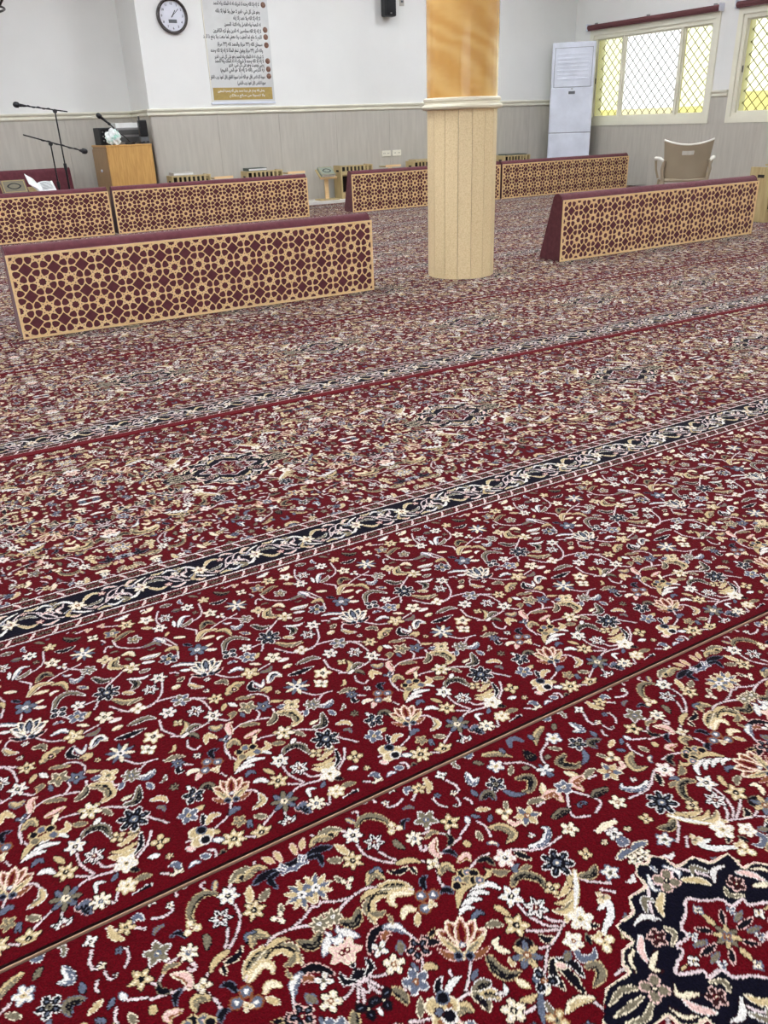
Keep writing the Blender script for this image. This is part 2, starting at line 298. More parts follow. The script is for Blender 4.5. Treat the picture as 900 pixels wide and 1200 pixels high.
# ------------------------------------------------------------------ carpet drawing
PAL={'R':(77,2,12),'N':(10,8,15),'K':(210,196,168),'Y':(178,157,116),'O':(106,98,80),'B':(86,92,106),'P':(204,168,158),'W':(206,201,194),'G':(118,72,44),'V':(198,180,178),'D':(9,8,20),'X':(38,13,15)}
PKEYS=list(PAL)
class Weave:
    """a piece of woven carpet: one colour index per knot"""
    def __init__(s,x0,x1,y0,y1,k,bg,per=None,seed=3):
        s.thin=1.0; s.k=k; s.x0=x0; s.y0=y0
        s.nx=int(round((x1-x0)/k))+1; s.ny=int(round((y1-y0)/k))+1
        s.xs=np.linspace(x0,x1,s.nx); s.ys=np.linspace(y0,y1,s.ny)
        s.im=np.full((s.ny,s.nx),PKEYS.index(bg),np.int8); s.per=per
        r=np.random.RandomState(seed); s.jx=r.uniform(-.9,.9,s.im.shape); s.jy=r.uniform(-.9,.9,s.im.shape); s.rng=r
    def win(s,xa,xb,ya,yb):
        i0=max(0,int((xa-s.x0)/s.k)); i1=min(s.nx,int((xb-s.x0)/s.k)+2); j0=max(0,int((ya-s.y0)/s.k)); j1=min(s.ny,int((yb-s.y0)/s.k)+2)
        if i1<=i0 or j1<=j0: return None
        X,Y=np.meshgrid(s.xs[i0:i1],s.ys[j0:j1]); return (slice(j0,j1),slice(i0,i1)),X+s.jx[j0:j1,i0:i1],Y+s.jy[j0:j1,i0:i1]
    def put(s,w,mask,c): s.im[w][mask]=PKEYS.index(c)
    def offs(s): return (0,) if s.per is None else (-s.per,0,s.per)
    def poly(s,pts,c):
        p=np.array(pts,float)
        for o in s.offs():
            q=p+[o,0]; w=s.win(q[:,0].min()-2,q[:,0].max()+2,q[:,1].min()-2,q[:,1].max()+2)
            if not w: continue
            sl,X,Y=w; ins=np.zeros(X.shape,bool)
            for a,b in zip(q,np.roll(q,-1,0)):
                if a[1]==b[1]: continue
                ins^=((a[1]>Y)!=(b[1]>Y))&(X<(b[0]-a[0])*(Y-a[1])/(b[1]-a[1])+a[0])
            s.put(sl,ins,c)
    def stroke(s,pts,wfun,layers,closed=False):
        p=np.array(pts,float)
        if len(p)>2:
            q=np.vstack([2*p[0]-p[1],p,2*p[-1]-p[-2]]) if not closed else np.vstack([p[-1],p,p[0],p[1]])
            out=[]
            for i in range(1,len(q)-2):
                t=np.linspace(0,1,10,endpoint=False)[:,None]; a,b,c,d=q[i-1:i+3]
                out.append(.5*(2*b+(c-a)*t+(2*a-5*b+4*c-d)*t*t+(3*b-a-3*c+d)*t**3))
            p=np.vstack(out+[q[-2:-1]])
        seg=np.hypot(*np.diff(p,axis=0).T); L=np.concatenate([[0],np.cumsum(seg)]); n=max(2,int(L[-1]/2.0)); tt=np.linspace(0,L[-1],n)
        p=np.stack([np.interp(tt,L,p[:,0]),np.interp(tt,L,p[:,1])],1); t=tt/max(L[-1],1e-6)
        tan=np.gradient(p,axis=0)
        W=np.array([wfun(u) for u in t]); m=W.max()+3
        for o in s.offs():
            q=p+[o,0]; w=s.win(q[:,0].min()-m,q[:,0].max()+m,q[:,1].min()-m,q[:,1].max()+m)
            if not w: continue
            sl,X,Y=w; d2=(X[...,None]-q[:,0])**2+(Y[...,None]-q[:,1])**2
            sd=np.sqrt(d2)-W; i=sd.argmin(-1); sdm=np.take_along_axis(sd,i[...,None],-1)[...,0]
            side=(X-q[i,0])*tan[i,1]-(Y-q[i,1])*tan[i,0]; along=t[i]
            for f,c in layers: s.put(sl,f(sdm,side,along,W[i]),c)
    def vine(s,pts):
        s.stroke(pts,lambda u:1.9,[(lambda d,sd,u,w:d<.9,'X'),(lambda d,sd,u,w:d<0,'V')])
    def leaf(s,pts,w,f,e):
        w=w*.5*.76*s.thin; e='X' if e=='O' and f!='N' else e; ser=w>8
        wf=lambda u:max(.8,w*math.sin(math.pi*min(1,u*.86+.12))**.8*(1+(.22*math.sin(u*22) if ser else 0)))
        dark={'Y':'O','K':'Y','O':'N','W':'B','B':'N','N':'N','P':'G','G':'N'}[f]
        lay=[(lambda d,sd,u,ww:d<1.3,e),(lambda d,sd,u,ww:d<0,f)]
        if w>5.5: lay.append((lambda d,sd,u,ww:(d<-.5)&(sd>0)&(d>-ww*.62),dark))
        if w>6.5 and f!='N': lay.append((lambda d,sd,u,ww:(d<-ww*.72)&(u>.1)&(u<.8),'N' if e in 'NWK' else dark))
        s.stroke(pts,wf,lay)
    def flower(s,x,y,kind,n,r,c1,c2,cc,rot=None):
        r=r*(.80 if n>1 else .76)*(.5+.5*s.thin); c2='X' if c2=='O' else c2
        if rot is None: rot=(x*.37+y*.71)%6.28
        for o in s.offs():
            w=s.win(x+o-r-3,x+o+r+3,y-r-3,y+r+3)
            if not w: continue
            sl,X,Y=w; X=X-x-o; Y=Y-y; R=np.hypot(X,Y)
            if n==1:
                s.put(sl,R<r+1.2,c2); s.put(sl,R<r*.86,c1)
                if cc!=c1: s.put(sl,R<r*.36,cc)
                continue
            th=np.arctan2(Y,X)+rot; k=np.round(th*n/(2*math.pi)); ph=th-k*2*math.pi/n; u=R*np.cos(ph); v=np.abs(R*np.sin(ph))
            def inside(g):
                if kind=='o':
                    a=r*.42; b=min(r*.60*math.sin(math.pi/n)*.86,r*.34); return ((u-r*.58)/(a+g))**2+(v/(b+g))**2<1
                t=np.clip(u/(r+g),0,1); hw=min(r*.30,r*math.sin(math.pi/n)*.50); return (u>0)&(u<r+g)&(v<hw*np.sin(math.pi*t**.8)**.75+g*.8)
            s.put(sl,inside(1.3),c2)
            ins=inside(-.3); s.put(sl,ins,c1[0])
            if len(c1)>1: s.put(sl,ins&(k.astype(int)%2==0),c1[1])
            if kind=='l': s.put(sl,ins&(v<1.2)&(u>r*.25)&(u<r*.8),c2)
            elif c1[0]=='N' and kind=='o': s.put(sl,ins&(R>r*.45)&(v<1.1)&(u<r*.7),'B')
            elif c1[0]!='N' and kind=='o' and r>19: s.put(sl,ins&(v<1.2)&(u<r*.55),'O')
            s.put(sl,R<r*.26,cc); s.put(sl,R<r*.10,'K' if cc in 'NRGB' else 'N')
            if c1 in 'KYW' and kind!='l': s.put(sl,ins&(v<r*.09)&(u>r*.35)&(u<r*.72),'W' if c1[0]=='K' else 'K')
    def palmette(s,a,b,alt=False):
        a=np.array(a,float); b=np.array(b,float); d=b-a; L=np.hypot(*d); d/=L; nrm=np.array([d[1],-d[0]])
        P=lambda u,v:tuple(a+d*u*L+nrm*v*L)
        e1,f1=('P','G') if not alt else ('W','N')
        for v in (-1,1):
            s.leaf([P(-.02,.05*v),P(.02,.32*v),P(.22,.62*v)],L*.24,'G' if not alt else 'N','P')
        for ang in (-62,62,-31,31,0):
            t=math.radians(ang); x0=P(.38,0); x1=(x0[0]+(d[0]*math.cos(t)+nrm[0]*math.sin(t))*L*.66,x0[1]+(d[1]*math.cos(t)+nrm[1]*math.sin(t))*L*.66)
            s.stroke([x0,x1],lambda u:max(1,L*.17*math.sin(math.pi*min(1,u*.72+.22))),[(lambda dd,sd,u,w:dd<1.5,'K'),(lambda dd,sd,u,w:dd<-.5,e1),(lambda dd,sd,u,w:dd<-2.2,f1),(lambda dd,sd,u,w:dd<-5.0,'R' if not alt else 'B')])
        for v in (-1,1):
            s.leaf([P(.0,0),P(.28,.30*v),P(.55,.56*v)],L*.26,'Y' if not alt else 'W','K')
            s.stroke([P(.12,.10*v),P(.38,.36*v)],lambda u:1.6,[(lambda dd,sd,u,w:dd<0,'O')])
        for v in (-.14,.14): s.flower(*P(.02,v),'o',1,L*.13,'D','B','D')
        s.flower(*P(.32,0),'o',1,L*.09,'W','B','W')
    def motif(s,line):
        t=line.split(); k=t[0]; pts=[tuple(map(float,q.split(','))) for q in t[1:] if ',' in q]; r=[q for q in t[1:] if ',' not in q]
        if k=='V': s.vine(pts)
        elif k=='L': s.leaf(pts,float(r[0]),r[1],r[2])
        elif k=='F': s.flower(*pts[0],r[0],int(r[1]),float(r[2]),r[3],r[4],r[5])
        else:
            for o in s.offs(): s.palmette((pts[0][0]+o,pts[0][1]),(pts[1][0]+o,pts[1][1]),k=='Q') if s.per is None or o==0 else None
    def motifs(s,txt):
        ls=[l.strip() for l in txt.strip().split('\n')]
        for k in 'VLPQF':
            for l in ls:
                if l[0]==k: s.motif(l)
    def fill(s):
        """small leaves and buds for the bare spots between the drawn motifs"""
        r=s.rng; bg=PKEYS.index('R'); cols='YKWOBNP'
        for rad in (27,19,14,11):
            for _ in range(1400):
                x=r.uniform(s.xs[0],s.xs[-1]); y=r.uniform(s.ys[0],s.ys[-1]); i=int((x-s.x0)/s.k); j=int((y-s.y0)/s.k); q=int(rad/s.k)
                a=s.im[max(0,j-q):j+q+1,max(0,i-q):i+q+1]
                if (a!=bg).any(): continue
                if s.per is not None and (i<q or i>s.nx-q): continue
                t=r.uniform(0,6.28); d=rad*.72; p=lambda u,v:(x+d*(u*math.cos(t)-v*math.sin(t)),y+d*(u*math.sin(t)+v*math.cos(t))); c=cols[r.randint(5)]
                z=r.rand()
                if rad>20:
                    s.vine([p(-1.3,-.6),p(-.4,.1),p(.2,.1),p(1.2,.7)]); s.leaf([p(-1.1,-.5),p(-.9,.3),p(-.3,.9)],15,c,'K'); s.leaf([p(.3,-.2),p(.9,-.6),p(1.2,-.1)],13,'OBN'[r.randint(3)],'W'); s.flower(x,y,'so'[r.randint(2)],r.randint(5,8),17,'YKWB'[r.randint(4)],'O','N'); continue
                if z<.3: s.flower(x,y,'os'[r.randint(2)],r.randint(4,7),rad*.8,c,'O','N')
                elif z<.75: s.leaf([p(-1,-.2),p(0,.35),p(1,-.1)],rad*.7,c,'KOWB'[r.randint(4)])
                else: s.vine([p(-1.1,-.3),p(-.2,.4),p(.8,.5),p(1,-.2)]); s.flower(*p(1,-.2),'o',5,rad*.45,c,'O','N')
MED_OUT=[(225,0),(188,33),(150,33),(147,46),(132,60),(113,62),(115,90),(80,93),(66,113),(33,114),(30,134),(14,148),(0,141)]
MED_IN=[(98,0),(82,10),(66,16),(67,26),(45,27),(40,42),(18,54),(0,68)]
def quad(q):
    q=list(q); a=q+[(-x,y) for x,y in q[::-1]][1:]; return a+[(x,-y) for x,y in a[::-1]][1:-1]
def medallion(k):
    m=Weave(-232,232,-154,154,k,'R',None,5); m.thin=.78
    out=quad(MED_OUT); inn=quad(MED_IN)
    m.poly(out,'D')
    for sx in (-1,1):
        for sy in (-1,1):
            f=lambda x,y:(x*sx,y*sy)
            m.vine([f(0,92),f(25,112),f(50,88),f(62,70)]); m.leaf([f(62,84),f(50,100),f(40,90)],13,'O','W'); m.leaf([f(22,92),f(40,80),f(48,66)],15,'Y','K'); m.leaf([f(56,66),f(72,80),f(92,78)],14,'W','O')
            m.flower(*f(80,48),'o',5,19,'X','P','R',0); m.leaf([f(98,60),f(112,46),f(118,28)],15,'P','W'); m.leaf([f(96,34),f(118,22),f(112,10)],14,'K','O'); m.leaf([f(60,52),f(56,40),f(72,30)],10,'O','K')
            m.leaf([f(155,12),f(175,20),f(200,14)],12,'O','K'); m.leaf([f(120,52),f(134,44),f(140,28)],9,'K','O'); m.leaf([f(16,124),f(26,106),f(20,98)],10,'W','B')
    for sy in (-1,1): m.flower(0,104*sy,'o',4,27,'O','P','N',.78); m.leaf([(0,134*sy),(0,124*sy)],9,'B','W')
    for sx in (-1,1): m.flower(137*sx,0,'o',4,26,'O','P','N',.78); m.leaf([(160*sx,0),(205*sx,0)],12,'O','K')
    m.poly(inn,'R'); m.stroke(inn+[inn[0]],lambda u:2.2,[(lambda d,sd,u,w:d<0,'V')])
    for sx in (-1,1):
        for sy in (-1,1):
            m.leaf([(12*sx,16*sy),(26*sx,30*sy)],13,'N','P'); m.leaf([(30*sx,10*sy),(48*sx,14*sy)],12,'O','B'); m.flower(38*sx,24*sy,'o',3,9,'B','W','N',0)
    for sx in (-1,1): m.leaf([(24*sx,0),(52*sx,0)],14,'N','P'); m.flower(66*sx,0,'o',4,12,'W','O','Y',0); m.leaf([(78*sx,0),(92*sx,0)],7,'Y','O')
    for sy in (-1,1): m.leaf([(0,20*sy),(0,42*sy)],13,'Y','O'); m.flower(0,48*sy,'o',4,10,'K','B','N',0)
    m.flower(0,0,'o',8,26,'YO','O','G',0); m.flower(0,0,'o',4,10,'G','B','Y',0)
    m.stroke(out+[out[0]],lambda u:3.4,[(lambda d,sd,u,w:d<0,'K')]); m.stroke(out+[out[0]],lambda u:1.2,[(lambda d,sd,u,w:d<0,'P')])
    # which knots belong to the medallion
    X,Y=np.meshgrid(m.xs,m.ys); ins=np.zeros(X.shape,bool); q=np.array(out,float)*[1.015,1.02]
    for a,b in zip(q,np.roll(q,-1,0)):
        if a[1]!=b[1]: ins^=((a[1]>Y)!=(b[1]>Y))&(X<(b[0]-a[0])*(Y-a[1])/(b[1]-a[1])+a[0])
    return m,ins
def stripe(k):
    s=Weave(0,300,0,192,k,'D',300,7); s.thin=.78
    for y in (0,192):
        g=1 if y==0 else -1
        s.poly([(-5,y),(305,y),(305,y+g*40),(-5,y+g*40)],'R')
        for i in range(6):
            x=i*50+(10 if g>0 else 0)
            s.stroke([(x,y+g*20),(x+20,y+g*20)],lambda u:6.0,[(lambda d,sd,u,w:d<.6,'O'),(lambda d,sd,u,w:d<-.6,'X'),(lambda d,sd,u,w:(d<-4)&(np.abs(np.sin(u*12))>.6),'O')])
            s.leaf([(x+28,y+g*10),(x+36,y+g*19),(x+41,y+g*30)],7,'P','W')
        for yy in (4,36): s.stroke([(-10,y+g*yy),(310,y+g*yy)],lambda u:1.9,[(lambda d,sd,u,w:d<0,'W')])
    for i in range(2):
        x=8+150*i; q=1 if i==0 else -1; f=lambda a,b:(x+a,96+b*q)
        s.vine([f(0,0),f(28,34),f(60,22),f(88,-6),f(112,-34),f(150,0)]); s.vine([f(60,22),f(78,-18),f(108,-32)]); s.vine([f(88,-6),f(115,8),f(122,26)])
        s.leaf([f(-4,-10),f(-24,-34),f(-52,-34)],15,'W','O'); s.leaf([f(16,-14),f(36,-34),f(58,-30)],14,'Y','K'); s.leaf([f(20,14),f(44,12),f(58,0)],14,'O','W'); s.leaf([f(-18,12),f(-30,32),f(-8,40)],12,'Y','O')
        s.leaf([f(96,20),f(112,36),f(90,42)],13,'O','Y'); s.leaf([f(100,-38),f(82,-46),f(66,-42)],10,'P','W'); s.leaf([f(122,-30),f(136,-46),f(150,-44)],10,'V' if 0 else 'P','K'); s.leaf([f(118,-18),f(134,-12),f(140,-24)],10,'B','W'); s.leaf([f(-40,14),f(-46,-4),f(-36,-14)],9,'W','P')
        s.leaf([f(-14,22),f(6,36),f(26,44)],11,'W','O'); s.leaf([f(64,34),f(80,44),f(100,30)],12,'W','B'); s.leaf([f(70,4),f(84,10),f(96,2)],11,'P','W'); s.leaf([f(40,44),f(56,40),f(68,46)],10,'Y','K'); pass
        s.flower(*f(62,-24),'o',5,13,'P','R','K',0); s.flower(*f(90,18),'o',5,15,'W','O','Y',.3); s.flower(*f(0,0),'s',6,32,'K','O','G',.5); s.flower(*f(34,30),'o',4,11,'P','O','N',0)
    return s
MOTIFS_A = """
V 389,804 391,780 405,759 425,740 
V 411,775 418,759 425,748 
V 456,727 465,715 
V 296,744 317,732 339,728 362,729 379,720 401,708 419,691 
V 242,731 266,733 285,736 296,744 
V 264,729 289,714 
V 311,716 323,723 339,728 
V 478,715 466,698 459,676 461,659 
V 482,720 507,726 532,731 
V 486,769 501,765 518,747 530,759 
L 368,798 364,813 361,822 16 Y K
L 354,792 346,797 337,802 16 O K
L 313,825 334,828 354,822 20 N B
L 312,823 329,817 326,798 14 N B
L 309,817 294,818 280,807 10 B W
L 288,826 305,828 14 N B
L 313,844 323,859 14 Y P
L 303,858 301,839 14 Y P
F 305,827 o 4 10 B W W
F 300,769 s 10 34 YB K W
F 392,824 s 6 24 W O N
F 414,795 l 6 23 W N R
F 369,782 s 6 24 Y O N
F 344,752 o 3 16 K N P
L 337,758 333,770 10 O K
L 368,734 384,746 393,728 22 Y O
L 379,749 394,751 396,738 8 B N
L 380,721 403,712 419,695 20 Y K
L 391,703 365,712 347,694 346,673 26 Y K
L 349,689 357,682 366,682 14 O Y
L 414,688 393,700 381,691 384,681 18 K Y
L 378,718 357,720 344,714 13 Y O
F 423,676 o 1 12 B G W
F 439,668 o 1 12 B G W
F 417,656 o 1 12 B G W
F 429,656 o 3 9 Y K Y
L 434,683 438,696 449,701 13 N B
L 403,662 393,669 381,658 14 K Y
L 403,653 393,639 13 Y K
L 423,742 442,737 455,725 16 Y O
L 432,727 416,728 405,737 14 N K
L 437,724 438,712 11 N K
F 468,713 o 4 16 K O Y
L 452,666 461,665 465,655 13 N B
L 483,720 484,736 498,749 18 P K
L 494,723 504,717 507,706 11 N B
L 508,729 518,736 518,747 12 N O
F 470,768 o 7 20 K O B
V 472,754 468,744 474,740 477,746 
L 487,759 501,763 507,757 10 O Y
F 535,765 s 5 24 Y O N
L 466,793 472,805 484,804 9 N B
F 506,790 s 5 26 O W B
F 454,802 o 3 17 K Y R
L 406,837 421,846 438,840 450,823 448,806 18 O Y
L 399,857 406,844 10 Y B
V 414,865 420,863 417,849 
L 327,841 340,848 357,841 378,842 20 Y O
L 350,855 367,853 382,844 16 O K
V 379,845 387,834 
F 364,844 o 1 7 N Y N
V 337,858 345,849 
L 442,781 442,771 447,759 16 O N
F 299,713 o 7 18 O K W
L 307,699 321,689 338,705 24 O Y
L 263,711 270,693 288,699 24 O Y
L 467,693 482,700 488,684 22 Y O
F 375,609 o 5 23 N P R
F 348,572 o 5 24 B W G
F 336,607 o 5 21 K O G
L 295,691 305,680 316,667 16 W B
L 295,684 289,675 280,669 15 W B
F 293,658 l 5 26 P K R
V 298,696 295,688 
L 245,659 259,665 271,655 279,645 17 N O
F 264,641 o 4 17 W O O
L 317,639 332,658 347,662 358,652 17 N P
F 331,636 o 4 17 W O O
L 340,643 350,652 355,647 12 G P
L 288,648 285,626 296,618 307,619 20 N W
L 298,615 309,620 308,634 12 N W
L 353,660 367,652 373,638 18 W B
V 374,639 379,625 
L 367,673 366,661 8 O Y
V 293,617 309,604 324,601 
V 294,614 304,592 317,579 331,570 
V 295,611 292,595 277,584 263,575 
V 293,612 283,604 270,606 
V 295,599 300,584 
L 317,578 323,567 323,553 18 O Y
F 300,574 o 3 22 N O N
L 289,565 285,556 14 W O
L 277,584 269,561 13 O Y
L 353,617 360,631 16 O B
L 389,619 395,609 406,602 18 N P
L 399,616 409,622 10 N Y
V 372,594 363,581 
L 367,581 375,580 383,573 16 Y O
L 358,584 356,596 11 B O
V 423,556 409,540 391,525 374,521 
F 349,533 o 1 15 Y K Y
F 367,523 o 1 16 Y K G
F 346,512 o 1 15 Y K G
F 365,536 o 1 12 N B N
F 359,512 o 1 13 N W N
F 351,523 o 1 8 B O B
L 367,511 382,512 388,501 22 Y O
L 364,539 369,553 379,559 13 N W
L 370,537 385,546 401,547 14 W O
V 392,554 393,562 
V 347,520 324,527 314,533 
L 328,532 341,550 12 O K
L 411,536 425,543 12 B O
V 531,591 533,569 542,548 555,536 
V 548,559 557,545 569,536 
V 516,553 531,543 552,533 
V 573,538 547,526 521,516 498,495 
V 512,525 527,519 
V 631,589 642,568 667,549 
V 506,675 530,684 551,683 
V 374,522 396,524 399,520 
V 442,467 460,466 477,476 
V 648,548 661,535 
F 532,607 s 5 26 W O N
F 550,574 l 6 25 W N R
F 509,567 s 5 26 Y O N
L 502,606 507,596 511,582 14 Y O
L 475,588 485,585 493,577 15 O K
L 526,626 518,640 503,644 482,642 14 W N
L 507,629 495,638 470,635 14 W N
L 492,626 479,633 459,629 14 W N
L 475,621 464,626 451,622 12 W O
L 496,652 476,652 456,631 16 Y O
F 495,676 o 1 10 N Y N
F 503,673 o 1 10 B Y P
F 510,667 o 1 10 N Y N
F 483,670 o 1 10 B Y P
F 476,663 o 1 10 N Y N
F 496,662 o 1 10 O Y O
F 503,657 o 1 10 N Y N
F 510,653 o 1 10 B Y P
L 517,651 530,656 529,667 12 Y O
L 504,696 520,699 519,689 17 P Y
L 528,681 542,677 544,663 14 N O
F 566,664 o 6 22 W P N
L 563,633 567,643 576,645 14 B N
L 569,632 580,634 589,632 14 O Y
L 537,655 543,646 556,643 15 O Y
L 546,621 559,628 574,623 585,606 581,587 20 O Y
F 590,586 o 4 17 Y O N
F 626,616 o 7 34 N W B
L 634,587 602,573 585,572 14 Y K
L 617,567 594,559 576,565 15 Y O
L 603,554 581,549 567,558 17 Y K
L 638,592 616,564 590,540 11 W Y
L 627,592 613,573 12 Y O
F 590,528 o 5 24 W K Y
L 593,519 596,512 603,508 12 N K
L 572,536 582,542 12 Y K
L 639,580 655,574 671,583 20 O Y
F 680,562 s 5 19 W B O
F 640,537 o 3 14 Y K O
L 623,526 641,526 628,509 607,499 599,487 16 W O
F 593,484 o 3 19 K Y Y
F 591,497 o 2 12 Y K Y
F 493,525 o 7 28 YB O G
L 475,541 468,550 468,562 478,565 14 K O
L 491,544 504,543 509,530 14 N O
L 470,532 469,523 12 Y K
L 448,549 447,531 454,516 471,512 24 O Y
F 559,508 o 5 18 W K G
L 553,499 551,483 566,477 575,485 14 B W
L 580,505 576,493 10 N O
L 526,537 530,528 539,527 14 N K
L 517,502 506,488 503,463 17 N K
L 523,499 536,484 536,463 16 N W
L 519,492 522,469 521,446 18 N K
L 518,494 525,485 12 P K
L 532,493 544,499 14 O B
L 548,471 561,466 556,453 537,447 19 O Y
F 489,486 o 3 24 N W G
L 499,486 495,477 11 W N
L 478,487 482,497 12 B N
L 479,471 490,477 12 K O
L 460,504 467,490 13 K Y
L 448,482 456,477 470,477 14 Y O
F 431,476 o 5 23 K O N
L 474,475 464,464 452,443 14 B O
L 471,462 471,448 483,441 12 O W
L 405,523 418,524 429,520 22 O W
L 402,519 408,507 405,492 22 O K
L 410,514 422,507 426,496 20 Y W
L 427,504 438,500 443,512 9 W O
F 469,438 o 4 20 Y G O
L 487,441 505,444 529,435 20 K O
L 462,606 476,611 482,604 13 B N
L 350,512 359,509 368,497 10 P K
P 421,567 448,615 
V 688,821 717,805 727,783 
V 730,710 707,672 730,657 
V 584,671 622,649 664,650 
V 587,776 589,785 584,793 
V 573,743 577,727 573,708 
V 535,736 556,745 
V 672,717 688,717 
F 646,790 o 5 22 N W O
F 672,824 o 5 20 W B Y
F 739,770 o 7 24 WB O B
F 735,725 o 5 19 B W K
F 619,733 o 3 18 K Y O
F 647,710 s 6 28 YB K G
L 582,722 599,713 605,692 584,684 24 Y O
L 685,781 705,771 688,751 670,753 22 O Y
L 649,771 657,756 674,748 16 B O
L 679,685 700,686 714,684 22 O N
L 711,749 701,733 706,725 18 K O
L 690,725 714,725 714,703 22 P Y
L 666,729 680,727 692,722 16 O K
F 685,654 o 5 20 K O G
L 612,660 635,656 656,671 649,681 20 W O
L 586,663 597,642 16 N K
L 670,857 694,845 709,827 20 Y O
L 704,852 704,841 14 B N
L 741,829 734,806 751,811 22 O N
L 681,796 695,809 13 O K
L 708,795 717,790 14 O N
L 619,836 614,813 631,818 22 W O
L 646,851 657,839 14 O N
L 607,778 625,781 625,764 22 O B
L 587,762 604,754 12 Y K
L 604,800 604,785 14 B N
L 589,733 599,742 12 B O
L 560,725 556,710 13 O K
L 616,718 618,708 632,706 10 P K
L 563,759 559,748 12 W B
L 573,757 581,747 12 B N
L 532,721 535,710 16 Y O
L 628,740 636,752 11 O K
"""
